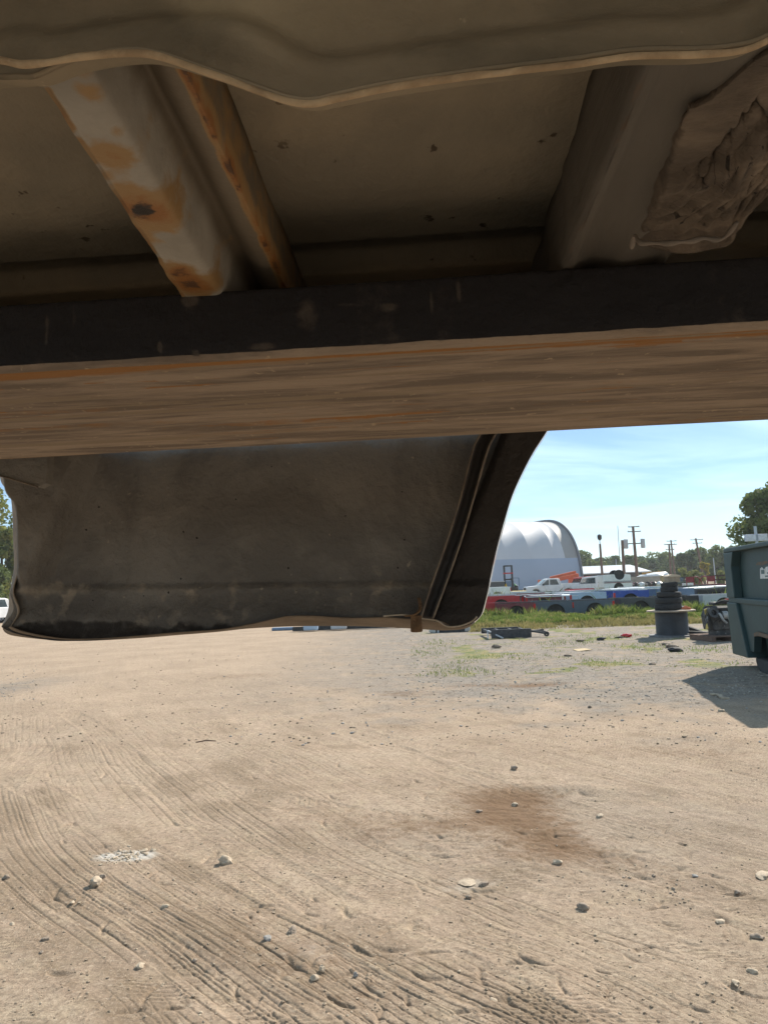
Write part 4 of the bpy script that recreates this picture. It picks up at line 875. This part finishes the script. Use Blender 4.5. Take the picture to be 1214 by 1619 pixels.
FAR = [(926, 874, 44, 'tree touching the right edge of the dome'), (950, 884, 34, 'low round tree behind the lamp pole'), (970, 878, 40, 'round tree left of the bare pole'), (998, 876, 40, 'tall tree behind the transformer pole'), (1020, 880, 40, 'tree right of the transformer pole'), (1042, 874, 46, 'broad tree left of the crossarm pair'),
       (1064, 879, 34, 'tree behind the crossarm pair'), (1084, 868, 34, 'dark tree left of the leaning pole'), (1108, 866, 44, 'tall dark tree behind the leaning pole'), (1130, 862, 44, 'tall dark tree right of the leaning pole'), (1154, 864, 36, 'dark tree left of the dumpster corner'), (1182, 858, 46, 'dark tree behind the dumpster'), (1216, 858, 50, 'dark tree behind the dumpster at the right edge')]
for k, (px, py, wp, lab) in enumerate(FAR): tree_px(lab, px, py, wp * 1.25, (210 if k < 7 else 165) + (k % 3) * 9, 30 + k, li=[0, 1, 0][k % 3], n=3200, size=.42, trunk=.12)
for k in range(16):
    px = 905 + k * 22; tree_px(['low far tree directly behind the dome edge','far tree showing left of the lamp pole','far tree behind the lamp pole','far tree right of the lamp pole','far tree behind the bare pole','far tree left of the transformer pole','far tree behind the transformer pole','far tree right of the transformer pole','far tree behind the white domed cover','far tree left of the crossarm pair','far tree behind the crossarm pair','far tree between the crossarm pair and the leaning pole','far tree behind the small yellow tree','far tree right of the small yellow tree','far tree left of the dumpster corner','rightmost far tree hidden by the dumpster'][k], px, 887 - (k % 3) * 3 - (px - 905) * .015, 40, 260, 60 + k, li=1, n=1500, size=.7, trunk=.05)
tree_px('small yellow tree leaning beside the utility pole', 1112, 884, 17, 128, 90, li=3, n=900, size=.2, trunk=.35, lobes=8)
for k, (px, py, wp, d, lab) in enumerate([(1080, 898, 26, 120, 'low yellow green bush left of the yellow tree'), (1100, 900, 26, 118, 'low green bush under the yellow tree'), (1140, 902, 20, 125, 'low scrub between the yellow tree and the dumpster')]):
    tree_px(lab, px, py, wp, d, 120 + k, li=2, n=900, size=.22, trunk=.05, nm='bush', cat='bush', group='bushes at the far edge of the yard')
for k, (px, py, wp, d, li, lab) in enumerate([(-40, 735, 150, 82, 2, 'tall yellow green tree at the left edge beyond the bedside'), (5, 800, 60, 78, 2, 'leafy tree just left of the bedside edge'), (-15, 875, 60, 76, 0, 'low green tree above the white truck at the left edge'), (60, 800, 140, 95, 0, 'tree behind the far bedside at the left'), (-120, 760, 140, 90, 0, 'tree beyond the left edge of the yard')]):
    tree_px(lab, px, py, wp, d, 140 + k, li=li, n=7000, size=.26, trunk=.05, lobes=22)

# ---------------- sheds, walls, clutter beyond the boxes
def pbox(name, px0, px1, d, z0, z1, dep, m, lab, cat, rz=0, **kw):
    a = at_d(px0, 915, d).x; b = at_d(px1, 915, d).x; o = MB().box((0, 0, (z1 - z0) / 2), (b - a, dep, z1 - z0)).build(name, m, bevel=kw.get('bevel', .03)); o.location = ((a + b) / 2, d, z0); o.rotation_euler.z = rz; return tag(o, lab, cat, kw.get('group'))
d = 140; xa, xb = at_d(905, 900, d).x, at_d(1023, 900, d).x
t = thing('storage_shed', 'long low open shed with pale metal roof behind the poles', 'shed', ((xa + xb) / 2, d, 0)); Wd = xb - xa
MB().add([(-Wd / 2, -2, 2.75), (Wd / 2, -2, 2.75), (Wd / 2 - 1.6, 5, 4.2), (-Wd / 2, 5, 4.2)], [(0, 1, 2, 3)]).build('roof', mat('pale metal roof', (.62, .65, .68), (.56, .6, .63), rough=.4, scale=.3, stretch=(4, 1, 1)), t, solid=.18)
MB().box((0, 4.6, 1.5), (Wd - .6, .15, 2.9)).build('wall', mat('dark shed wall', (.10, .10, .11)), t)
for i in range(7): MB().box((-Wd / 2 + .4 + i * (Wd - .8) / 6, -1.7, 1.3), (.2, .2, 2.7)).build('post', polem, t)
t2 = pbox('crate_stack', 962, 1000, 132, 0, 1.5, 1.5, mat('shelved scrap', (.12, .11, .11), (.25, .22, .2), scale=1.2, lo=.45, hi=.55), 'dark stack of scrap under the shed eave', 'scrap stack')
conc = mat('weathered concrete', (.34, .32, .28), (.26, .245, .21), rough=.9, scale=1.2, bump=.3)
pbox('concrete_wall', 982, 1042, 92, 0, 1.75, .4, conc, 'low weathered concrete wall right of the upside down box', 'wall')
pbox('dumpster', 1041, 1062, 96, 0, 1.75, 2, mat('tan steel', (.36, .28, .14), (.3, .24, .13)), 'tan skip right of the concrete wall', 'skip')
o = MB().add(*rock_vf(1, 1.9, 1.2, .45, 3, 12)).build('boat_cover', PM['white'], smooth=True); p = at_d(1033, 913, 98); o.location = (p.x, 98, 1.75); tag(o, 'white domed cover resting behind the concrete wall', 'cover')
for k, (px, py, d, w_, h, c, lab, nm) in enumerate([(1035, 904, 125, 4.6, 1.0, 'yel', 'yellow excavator arm lying in the scrap', 'excavator_arm'), (1022, 905, 128, 2.6, 1.0, 'yel', 'small yellow machine left of the excavator arm', 'machine')]):
    p = at_d(px, py, d); t = thing(nm, lab, 'machine', (p.x, d, 0)); ym = mat('machine yellow', (.50, .28, .04), (.35, .2, .05))
    MB().box((0, 0, p.z - .5), (w_ * .5, 1.4, h)).build('cab', ym, t, bevel=.05); MB().bar((w_ * .1, 0, p.z), (w_ * .5, 0, p.z - .9), .4).build('arm', ym, t); MB().box((0, 0, .5), (w_ * .7, 1.6, 1.0)).build('undercarriage', dark, t)
    for s in (-1, 1): MB().box((0, s * .9, .4), (w_ * .8, .4, .8)).build('track', dark, t, bevel=.1)
pr_ = random.Random(77)
def sedan(lab, px, d, rz, col):
    p = at_d(px, 915, d); t = thing('parked_car', lab, 'car', (p.x, d, 0), rz, 'cars parked at the far side of the yard')
    MB().prism([(-2.2, .35), (-2.25, .75), (-1.3, .92), (1.5, .95), (2.2, .88), (2.2, .38)], 'y', -.85, .85).build('body', PM[col], t, bevel=.06)
    c_ = MB().prism([(-1.2, .9), (-.55, 1.42), (.7, 1.45), (1.45, .94)], 'y', -.74, .74).build('cabin', glass, t, bevel=.04); MB().box((.08, 0, 1.46), (1.2, 1.4, .05)).build('roof', PM[col], c_, bevel=.02)
    for x in (-1.4, 1.35):
        for s in (-1, 1): wheel(t, x, s * .78, .32, .2)
for k, (px, d, rz, c) in enumerate([(1050, 138, .2, 'white'), (1062, 132, 1.1, 'silver'), (1074, 120, 1.0, 'dark green'), (1040, 146, 0, 'silver'), (1030, 140, .1, 'black'), (945, 118, .1, 'black'), (962, 122, 0, 'dark grey'), (932, 112, .2, 'maroon'), (1002, 118, .1, 'dark grey'), (1018, 116, .2, 'steel blue'), (990, 112, .4, 'white')]):
    sedan(['white car before the right treeline, left of a silver one', 'silver car seen nose on between a white and a green one', 'dark green car nearest the bushes at the far side', 'silver car parked behind the white cover', 'black car behind the yellow machines', 'black car under the shed left of the lamp pole', 'dark grey car right of the lamp pole', 'maroon car by the right foot of the dome', 'dark grey car before the shed right end', 'steel blue car behind the concrete wall', 'white car behind the upside down pickup box'][k], px, d, rz, c)
pbox('guard_block', 1078, 1094, 112, 0, .55, .6, mat('pale block', (.55, .6, .64)), 'pale long block on the ground left of the yellow tree', 'block')
# axles and engines lying behind the rows
mt_ = mat('scrap metal', (.10, .10, .105), (.25, .24, .23), rough=.7, scale=3, lo=.5, hi=.6)
for k in range(9):
    px = 985 + k * 9.5; p = at_d(px, 925, 66 + (k % 3) * 2); mb = MB(); c = ['white', 'black', 'maroon'][k % 3]
    vs, fs = rock_vf(.3, 1, .8, 1, 2, k); t = thing('scrap_axle', f'{["white","black","maroon"][k%3]} wheelless axle end, number {["one","two","three","four","five","six","seven","eight","nine"][k]} from the left behind the boxes', 'axle', (p.x, 66 + (k % 3) * 2, .9), 0, 'axles lined up behind the pickup boxes')
    MB().add([Vector(v) * 1.0 for v in vs], fs).build('housing', PM[c], t); MB().tube([(-.55, 0, .05), (.55, 0, .05)], .09, 8).build('shaft', mt_, t); MB().lathe([(.001, -.05), (.28, -.05), (.28, .05), (.001, .05)], (-.5, 0, .05), 14, Matrix.Rotation(R(90), 3, 'Y')).build('hub', dark, t)
    MB().box((0, 0, -.55), (.5, .5, .7)).build('stand', mt_, t)
# red steel frames
rm = mat('red frame paint', (.30, .04, .05), (.22, .03, .04), rough=.6)
for px, s, lab in ((1091, 1, 'red steel end frame with a curved tube on its right'), (1124, -1, 'red steel end frame with a curved tube on its left, next to the flatbed')):
    p = at_d(px, 930, 62); t = thing('red_frame', lab, 'steel frame', (p.x, 62, .0), 0, 'red steel frames beyond the boxes'); mb = MB()
    mb.box((0, 0, 1.28), (.62, .06, .42)); mb.build('panel', rm, t)
    f_ = MB()
    for x in (-.30, .30): f_.box((x, -.04, .75), (.07, .07, 1.5))
    f_.box((0, -.04, 1.06), (.62, .05, .05)); f_.build('frame', rm, t)
    MB().tube(interp([(s * .35, 0, 1.45), (s * .6, 0, 1.48), (s * .95, 0, 1.1), (s * 1.05, 0, .4), (s * 1.05, 0, .1)], 14), .045, 8).build('tube', rm, t)
p = at_d(1150, 925, 66); t = thing('flatbed_trailer', 'rusty flatbed trailer frame beside the red frames', 'trailer', (p.x, 66, 0), R(4)); rs_ = mat('rusty frame', (.16, .10, .08), (.10, .06, .05))
MB().box((0, 0, 1.5), (4.2, 1.8, .12)).build('deck', rs_, t); MB().box((.1, 0, 1.15), (3.2, .3, .12)).build('rail', rs_, t)
for x in (-1.2, .2, 1.4): MB().box((x, -.7, 1.3), (.12, .12, .45)).build('upright', rs_, t); wheel(t, x, -.8, .42)

# ---------------- near yard objects
# black metal rack frame
blk = mat('black frame steel', (.035, .036, .04), (.07, .07, .075), rough=.55, scale=12, bump=.2)
a = on_z(775, 1011, .0); b = on_z(846, 1009, .0); c = on_z(770, 995, 0); 
t = thing('steel_frame', 'black rectangular steel frame lying on the gravel', 'steel frame', ((a.x + b.x) / 2, a.y, 0), R(2)); w2 = (b.x - a.x) / 2 * .92; dp_ = 1.7
MB().box((-.02, 0, .14), (w2 * 2, .06, .24)).build('side_rail', blk, t, bevel=.01)
MB().box((-.02, dp_, .14), (w2 * 2, .06, .16)).build('side_rail', blk, t, bevel=.01)
for i, x in enumerate((-w2, -w2 * .4, w2 * .3, w2 * .9)): MB().bar((x, .03, .16), (x + .05, dp_, .16), .05, .07).build('cross_bar', blk, t)
MB().bar((-w2 - .1, .1, .24), (-w2 + .28, -.12, .03), .035).build('loose_tube', PM['silver'], t)
MB().bar((-w2 - .12, .0, .02), (-w2 - .1, .1, .25), .03).build('loose_tube', PM['silver'], t)
for i in range(3): MB().bar((w2 - .1, .1 + i * .15, .2 - i * .03), (w2 + .42, -.02 + i * .2, .10 + i * .04), .05).build('arm', blk, t)
MB().lathe([(.03, -.03), (.07, -.03), (.07, .03), (.03, .03)], (w2 + .40, 0, .09), 12, Matrix.Rotation(R(90), 3, 'X'), True).build('bushing', dark, t)
# cable spool
SPD = on_z(1063, 1006).y; sx = at_d(1063, 1006, SPD).x; u_ = SPD / FPX
t = thing('cable_spool', 'large upright cable spool wound with black cable, tan rusty top disc', 'cable spool', (sx, SPD, 0)); rim_m = mat('tan spool rim', (.42, .35, .28), (.30, .22, .16), rough=.8, scale=5)
R1 = 24 * u_; FR = 36 * u_; HT = at_d(1063, 965, SPD).z
MB().lathe([(.001, 0), (FR * .97, 0), (FR * .97, .045), (.001, .045)], n=40).build('bottom_disc', mat('grey spool disc', (.20, .20, .21), (.14, .14, .15), rough=.8), t)
wv = [(R1 * .98 + .014 * abs(math.sin(i * math.pi / 4)) + (.03 if i < 3 else 0), .045 + (HT - .07) * i / 72) for i in range(73)]
MB().lathe(wv, n=48).build('wound_cable', mat('black cable', (.035, .04, .048), (.055, .06, .07), rough=.55, scale=3), t, smooth='all')
MB().lathe([(.001, HT - .025), (FR * .9, HT - .03), (FR, HT - .02), (FR, HT + .012), (.001, HT + .012)], n=40).build('top_disc', rim_m, t)
def tyre(lab, c, r, w_, rot=(0, 0, 0), nm='tyre'):
    pr = [(r * .60, -w_ * .36), (r * .66, -w_ * .46), (r * .86, -w_ * .5), (r * .97, -w_ * .42), (r, -w_ * .3), (r, w_ * .3), (r * .97, w_ * .42), (r * .86, w_ * .5), (r * .66, w_ * .46), (r * .60, w_ * .36), (r * .62, w_ * .3), (r * .90, w_ * .38), (r * .93, 0), (r * .90, -w_ * .38), (r * .62, -w_ * .3)]
    vb = MB().lathe(pr, n=40, closed=True)
    o = vb.build(nm, tyre_m, smooth=True); o.location = c; o.rotation_euler = rot; return tag(o, lab, 'tyre', 'tyres round the cable spool')
z = HT + .012; i = 0
for r, w_, ox, lab in ((.335, .17, -.06, 'lowest and widest tyre stacked on the cable spool'), (.33, .16, -.04, 'second tyre up in the stack on the cable spool'), (.30, .14, -.02, 'third tyre up in the stack on the cable spool'), (.215, .13, .0, 'small fourth tyre up in the stack on the cable spool'), (.21, .12, .01, 'small topmost tyre on the cable spool')):
    tyre(lab, (sx + ox, SPD, z + w_ / 2), r, w_, (R(1.5 * i - 2), R(i - 2), i)); z += w_ * .98; i += 1
p = at_d(1060, 924, SPD + .1); t = thing('mailbox_crate', 'tan wooden crate with arched lid on top of the tyre stack', 'crate', (p.x, SPD, z))
MB().box((0, 0, .07), (.30, .28, .14)).build('body', mat('tan ply', (.36, .29, .21), (.28, .22, .16), rough=.8, scale=6), t); MB().prism(arc_pts(0, .14, .17, 0, math.pi, 12), 'y', -.16, .16).build('lid', mat('pale tan lid', (.52, .42, .30), (.45, .36, .26), rough=.7, scale=6), t).scale = (1, 1, .35)
t.children[1].location.z = .09
# orange and white webbing on the disc
for k, (px, py, col, lab) in enumerate(((1082, 960, (.62, .20, .10), 'orange rag lying on the spool disc right of the tyres'), (1076, 957, (.6, .58, .55), 'white rag lying on the spool disc beside the orange one'))):
    p = at_d(px, py, SPD - .15); vs, fs = rock_vf(.09, 1.6, .7, .7, 3, 40 + k); o = MB().add(vs, fs).build('rag', mat('rag ' + 'ab'[k], col, rough=.9)); o.location = (p.x, SPD - .15, HT + .045); tag(o, lab, 'rag')
p = on_z(1100, 1003); tyre('thin bare tyre lying tilted on the ground right of the cable spool', (p.x, p.y + .35, .13), .36, .10, (R(12), R(18), .3)); 
p = on_z(1112, 1006); tyre('thin bare tyre lying flat under the tilted one', (p.x, p.y + .35, .06), .33, .09, (0, R(5), .3))
# engine on a pallet
p = on_z(1150, 1014); EX, EY = p.x, p.y + .35
t = thing('pallet', 'brown wooden pallet under the engine', 'pallet', (EX, EY, 0), R(6)); pw = mat('brown pallet wood', (.17, .105, .08), (.12, .08, .06), rough=.9, scale=5, stretch=(1, 6, 6))
for i in range(6): MB().box((0, -.45 + i * .18, .125), (1.0, .12, .022)).build('board', pw, t)
for i in (-1, 0, 1): MB().box((i * .45, 0, .065), (.09, 1.0, .095)).build('stringer', pw, t)
t = thing('engine', 'greasy black engine block with yellow capped fan standing on the pallet', 'engine', (EX + .02, EY, .136), R(6)); em = mat('greasy engine', (.035, .035, .038), (.09, .085, .08), rough=.6, scale=9, bump=.6, bscale=30, c3=(.28, .27, .26), s3=18, t3=(.66, .70)); al = mat('cast aluminium', (.38, .38, .37), (.24, .24, .24), rough=.55, scale=12)
MB().prism([(-.30, .12), (-.34, .45), (-.26, .62), (.38, .62), (.42, .4), (.36, .12)], 'y', -.22, .24).build('block', em, t, bevel=.02)
MB().box((.05, 0, .05), (.55, .36, .16)).build('sump', em, t, bevel=.02)
for s in (-1, 1):
    MB().box((.05, s * .2, .60), (.62, .14, .10), Matrix.Rotation(R(-s * 25), 3, 'X')).build('valve_cover', dark, t, bevel=.02)
    for i in range(4): MB().tube(interp([(-.18 + i * .16, s * .22, .50), (-.18 + i * .16, s * .33, .48), (-.14 + i * .16, s * .36, .36), (-.05 + i * .12, s * .35, .28)], 8), .028, 8).build('exhaust_runner', al, t, smooth=True)
MB().box((.05, 0, .72), (.50, .22, .07)).build('intake', em, t, bevel=.02)
MB().tube(interp([(-.2, -.1, .70), (.0, -.25, .78), (.25, -.2, .72), (.42, -.1, .76)], 12), .03, 8).build('hose', dark, t, smooth=True)
MB().box((.12, -.2, .80), (.12, .06, .06)).build('red_cap', PM['bright red'], t)
yl = mat('yellow plastic', (.62, .47, .13), (.5, .38, .12), rough=.6)
fr = Matrix.Rotation(R(60), 3, 'Z') @ Matrix.Rotation(R(90), 3, 'X')
MB().lathe([(.02, 0), (.06, -.02), (.06, .04), (.02, .04)], (-.44, -.18, .38), 16, fr).build('fan_hub', al, t)
for i in range(7):
    a = i * 6.283 / 7; M_ = fr @ Matrix.Rotation(a, 3, 'Z'); mb = MB(); vs = [M_ @ Vector(q) for q in ((.05, -.03, 0), (.23, -.07, .03), (.24, .05, -.03), (.05, .03, 0))]; c_ = Vector((-.44, -.18, .38))
    MB().add([v + c_ for v in vs], [(0, 1, 2, 3)]).build('fan_blade', yl if i in (1, 2, 5) else em, t, solid=.008)
MB().lathe([(.07, -.03), (.13, -.03), (.13, .03), (.07, .03)], (-.30, -.26, .52), 18, Matrix.Rotation(R(70), 3, 'X'), True).build('pulley', em, t)
MB().lathe([(.001, -.06), (.09, -.06), (.09, .06), (.001, .06)], (-.05, -.28, .46), 16, Matrix.Rotation(R(90), 3, 'Y')).build('alternator', al, t)
for q in range(5): MB().tube(interp([(-.3 + q * .12, -.26, .3), (-.2 + q * .12, -.32, .42 + .03 * q), (-.1 + q * .12, -.27, .55)], 8), .012, 6).build('wire', dark, t)
# dumpster
gp = mat('faded green steel', (.016, .040, .041), (.022, .052, .052), rough=.55, scale=2.2, bump=.25, bscale=12, c3=(.11, .07, .045), s3=7, t3=(.68, .76))
gp2 = mat('darker green steel', (.017, .046, .047), (.022, .058, .056), rough=.55, scale=3, bump=.3, bscale=12, c3=(.10, .06, .04), s3=9, t3=(.62, .72)); rb_ = mat('rust brown edge', (.17, .10, .06), (.10, .09, .07), rough=.8, scale=8)
TB = at_d(1144, 871, 12.8); TN = Vector((TB.x - .72, 9.3, TB.z)); dvec = (TN - TB); dvec.z = 0; Ld = dvec.length; ang = math.atan2(dvec.y, dvec.x)
t = thing('dumpster', 'tall dark green roll off dumpster with worn white sticker at the right edge', 'dumpster', (TB.x, TB.y, 0), ang)   # local x runs from back corner to near corner, y to its right side
Hh = TB.z; Wd = 2.3
def pf(poly, y0, y1): return MB().prism(poly, 'y', y0, y1)
sidep = [(0, Hh), (Ld, Hh), (Ld, .62), (1.9, .62), (.75, .50), (.62, .16), (.05, .16), (.04, .9)]
MB().prism([(0.02, Hh - .01), (Ld - .02, Hh - .01), (Ld - .02, 1.05), (.02, 1.05)], 'y', .12, .18).build('side_wall', gp, t)
MB().prism([(0.03, 1.06), (Ld, 1.06), (Ld, .60), (1.55, .64), (1.32, .60), (1.2, .30), (.1, .30)], 'y', .03, .14).build('lower_wall', gp, t, bevel=.01)
MB().prism([(Ld, .60), (1.55, .638), (1.34, .605), (1.34, .55), (1.55, .58), (Ld, .545)], 'y', .015, .15).build('lower_lip', rb_, t)
MB().box((Ld / 2, .075, 1.08), (Ld, .15, .09)).build('ledge', gp, t, bevel=.015)
MB().box((Ld / 2, .07, Hh + .0), (Ld + .06, .16, .07)).build('top_rail', gp, t, bevel=.015)
MB().prism([(0, Hh - .04), (.62, Hh - .04), (.45, Hh - .28), (.50, 1.12), (0, 1.12)], 'y', -.02, .12).build('corner_post', gp, t, bevel=.015)
MB().prism([(.0, 1.04), (.60, 1.04), (.85, .60), (1.05, .20), (.12, .18)], 'y', -.03, 1.2).build('corner_leg', gp, t, bevel=.015)
MB().prism([(2.72, Hh - .05), (3.1, Hh - .05), (2.98, 1.13), (2.80, 1.13)], 'y', -.02, .12).build('rib', gp, t, bevel=.01)
MB().prism([(1.25, .58), (1.95, .58), (1.95, .16), (1.32, .16)], 'y', .20, .34).build('leg', gp2, t, bevel=.01)
MB().box((Ld / 2 + .6, Wd / 2 + .2, .36), (Ld - 1.3, Wd - .3, .52)).build('underframe', dark, t)
MB().box((Ld / 2, Wd, (Hh + .6) / 2), (Ld, .06, Hh - .6)).build('side_wall', gp, t)
for x in (.04, Ld - .04): MB().box((x, Wd / 2 + .08, (Hh + .3) / 2), (.06, Wd - .16, Hh - .34)).build('end_wall', gp, t)
MB().box((Ld / 2, Wd / 2 + .1, .66), (Ld - .1, Wd - .2, .06)).build('floor', gp2, t)
MB().prism([(.98, .20), (.98, .14), (1.04, .06), (1.16, .0), (Ld - .2, .0), (Ld - .2, .20)], 'y', .10, .30).build('skid', dark, t, bevel=.02)
st_ = MB().prism([(1.58, 1.43), (2.60, 1.43), (2.62, 1.58), (2.44, 1.60), (2.36, 1.68), (2.20, 1.70), (2.12, 1.61), (1.92, 1.60), (1.80, 1.56), (1.70, 1.60), (1.62, 1.58)], 'y', .112, .1195).build('sticker', mat('worn white sticker', (.62, .62, .60), (.40, .38, .34), rough=.7, scale=14, lo=.5, hi=.7), t)
sm = mat('faded print', (.12, .17, .17))
for (x0, x1, z0, z1) in ((2.02, 2.5, 1.545, 1.575), (1.95, 2.5, 1.50, 1.52), (1.85, 2.35, 1.455, 1.475), (1.66, 1.82, 1.50, 1.56)): MB().prism([(x0, z0), (x1, z0), (x1, z1), (x0, z1)], 'y', .109, .1115).build('faded_print', sm, st_)
MB().prism([(1.40, 1.64), (1.75, 1.63), (2.1, 1.66), (1.95, 1.69), (1.5, 1.68)], 'y', .113, .1185).build('torn_label', rb_, t)
# small things lying about
p = on_z(920, 1028, .01); o = MB().prism([(-.17, -.14), (.19, -.10), (.13, .16), (-.15, .15)], 'z', 0, .012).build('cardboard_piece', mat('cardboard', (.52, .40, .25), (.45, .34, .2), rough=.9)); o.location = (p.x, p.y, .012); o.rotation_euler = (R(3), R(-2), .2); tag(o, 'flat tan piece of cardboard on the gravel', 'cardboard')
p = on_z(982, 1008); t = thing('broken_lamp', 'broken red and black plastic piece lying on the gravel', 'broken lamp', (p.x, p.y, 0), .2); MB().add(*rock_vf(.11, 1.4, .7, .45, 2, 51)).build('lens', redl, t); t.children[0].location = (-.1, 0, .04); MB().add(*rock_vf(.12, 1.6, .6, .4, 2, 52)).build('housing', dark, t); t.children[1].location = (.14, 0, .04)
for k, (px, py, r, lab) in enumerate([(785, 1024, .10, 'dark lump of scrap left below the steel frame'), (1062, 1024, .11, 'brown lump of dirt below the spool shadow'), (1068, 1030, .12, 'flat dark scrap piece below the spool'), (1052, 1020, .08, 'grey rubble chunk in front of the spool'), (898, 1038, .07, 'small dark scrap chunk left of the cardboard'), (950, 1012, .09, 'low dark scrap piece left of the red plastic piece'), (917, 1014, .08, 'dark clod above the cardboard'), (1031, 1051, .05, 'small dark chunk before the dumpster shadow')]):
    p = on_z(px, py); o = MB().add(*rock_vf(r, 1.3, .8, .5, 2, 60 + k)).build('rubble', dark if k in (2, 5) else stone_d); o.location = (p.x, p.y, r * .3); tag(o, lab, 'rubble', 'rubble on the gravel')
p = on_z(1108, 1098, .01); o = MB().prism([(0, .02), (.05, .03), (.09, .0), (.10, -.06), (.06, -.12), (.03, -.17), (.08, -.20), (.06, -.24), (-.01, -.20), (0, -.14), (.04, -.08), (.05, -.02), (.02, -.01)], 'z', 0, .02).build('bark_curl', stone_m); o.location = (p.x + .1, p.y - .05, gz(p.x, p.y) + .004); o.scale = (1, 1.6, 1); tag(o, 'pale curved scrap lying in the dumpster shadow', 'scrap')
a, b = on_z(310, 1172), on_z(342, 1169); o = MB().tube([a + Vector((0, 0, gz(a.x, a.y) + .006)), (a + b) / 2 + Vector((0, .02, gz(a.x, a.y) + .012)), b + Vector((0, 0, gz(b.x, b.y) + .006))], [.005, .007, .004], 6).build('twig', polem); tag(o, 'dark twig lying across the tracks left of centre', 'twig')
# bumpers and panels on the ground behind the bedside
p = on_z(728, 999); t = thing('white_bumper', 'white car bumper with rounded end lying on the ground under the bedside', 'bumper', (p.x - .4, p.y, 0), R(2))
MB().prism([(-.62, .02), (-.62, .17), (-.5, .20), (.5, .22), (.68, .19), (.71, .12), (.70, .03), (.60, 0), (-.5, 0)], 'y', -.14, .16).build('cover', mat('dull white plastic', (.55, .54, .51), (.42, .41, .39), rough=.5, scale=4), t, bevel=.03)
MB().box((.05, -.145, .06), (.95, .02, .09)).build('lower_grille', dark, t); MB().tube([(-.35, -.15, 0), (-.34, -.15, .12)], .03, 8).build('bracket', PM['silver'], t)
p = on_z(528, 998); t = thing('pickup_box', 'pale box part showing under the bedside left of the white bumper', 'body part', (p.x, p.y + .5, 0), 0); 
MB().box((-.9, 0, .14), (.55, .25, .2)).build('end_cap', PM['pale blue'], t, bevel=.04); MB().box((.15, 0, .14), (.6, .25, .2)).build('end_cap', PM['silver'], t, bevel=.04); MB().box((.6, .2, .1), (4.4, .2, .16)).build('beam', dark, t)
p = on_z(445, 998); o = MB().box((0, 0, .06), (.9, .3, .12)).build('sill_panel', PM['steel blue'], bevel=.03); o.location = (p.x, p.y + .6, 0); tag(o, 'low blue grey panel on the ground, leftmost under the bedside', 'body panel')

# ---------------- grass
def grass(name, n, region, hmin, hmax, m, lab, seed, wd=.012):
    rr = np.random.RandomState(seed); px = rr.uniform(region[0], region[1], n); d = rr.uniform(region[2], region[3], n); k = (px - CX) / FPX
    x = k * d; cl = fbm(x / 1.1, d / 1.4, 200 + seed, 3); cl2 = fbm(x / .35, d / .5, 210 + seed, 2)
    keep = (cl * .6 + cl2 * .4) > rr.uniform(.30, .60, n); x, d, cl = x[keep], d[keep], cl[keep]; n = len(x)
    h = (hmin + (hmax - hmin) * rr.uniform(0, 1, n) ** 1.6) * (.35 + 1.7 * sst(.42, .68, cl)); a = rr.uniform(0, 6.28, n); le = rr.normal(0, .35, (n, 2)) * h[:, None]; w_ = wd * rr.uniform(.6, 1.4, n) * (1 + (d > 26) * .8)
    b = np.stack([x, d, np.zeros(n)], -1); s = np.stack([np.cos(a), np.sin(a), np.zeros(n)], -1) * w_[:, None]; md = b + np.stack([le[:, 0] * .35, le[:, 1] * .35, h * .55], -1); tp = b + np.stack([le[:, 0], le[:, 1], h], -1)
    V = np.stack([b - s, b + s, md + s * .8, tp, md - s * .8], 1).reshape(-1, 3); i = np.arange(n)[:, None] * 5; F = i + np.array([[0, 1, 2, 3, 4]]); o = np_mesh(name, V, F, m); tag(o, lab, 'grass', kind='stuff')
gm1 = mat('fresh grass', (.115, .17, .035), (.19, .24, .06), rough=.8, scale=1.1, c3=(.34, .30, .12), s3=2.5, t3=(.52, .66)); gm2 = mat('dry grass', (.30, .25, .11), (.20, .19, .07), rough=.9, scale=2)
for m in (gm1, gm2):
    p_ = m.node_tree.nodes['Principled BSDF']; tr_ = N(m.node_tree, 'ShaderNodeBsdfTranslucent'); ms_ = N(m.node_tree, 'ShaderNodeMixShader'); ms_.inputs[0].default_value = .4
    m.node_tree.links.new(p_.inputs['Base Color'].links[0].from_socket, tr_.inputs[0]); m.node_tree.links.new(p_.outputs[0], ms_.inputs[1]); m.node_tree.links.new(tr_.outputs[0], ms_.inputs[2]); m.node_tree.links.new(ms_.outputs[0], m.node_tree.nodes['Material Output'].inputs[0])
grass('grass', 90000, (735, 1260, 26.8, 33.4), .04, .13, gm1, 'green grass strip before the rows of pickup boxes', 1)
grass('tall_weeds', 9000, (735, 1260, 31.5, 33.6), .08, .26, gm1, 'tall green weeds against the front row of boxes', 2, .012)
grass('dry_grass', 16000, (735, 1260, 24, 28), .03, .11, gm2, 'short dry grass along the near edge of the green strip', 3)
grass('grass', 9000, (640, 1260, 12.5, 21), .01, .04, gm1, 'sparse low grass tufts in the gravel', 4, .006)
grass('tall_weeds', 5000, (735, 1260, 35.5, 60), .25, .6, gm1, 'weeds growing between the stored pickup boxes', 5, .016)

# ================================================================== AIR
hz = bpy.data.materials.new('haze'); hz.use_nodes = True; ht = hz.node_tree; ht.nodes.clear()
pv = N(ht, 'ShaderNodeVolumePrincipled'); pv.inputs['Color'].default_value = (.90, .95, 1, 1); pv.inputs['Density'].default_value = .00035; pv.inputs['Anisotropy'].default_value = .2
ho = N(ht, 'ShaderNodeOutputMaterial'); ht.links.new(pv.outputs[0], ho.inputs['Volume'])
o = MB().box((0, 0, 12.5), (1900, 1900, 27)).build('haze', hz); tag(o, 'thin pale summer haze over the yard', 'haze', kind='stuff')
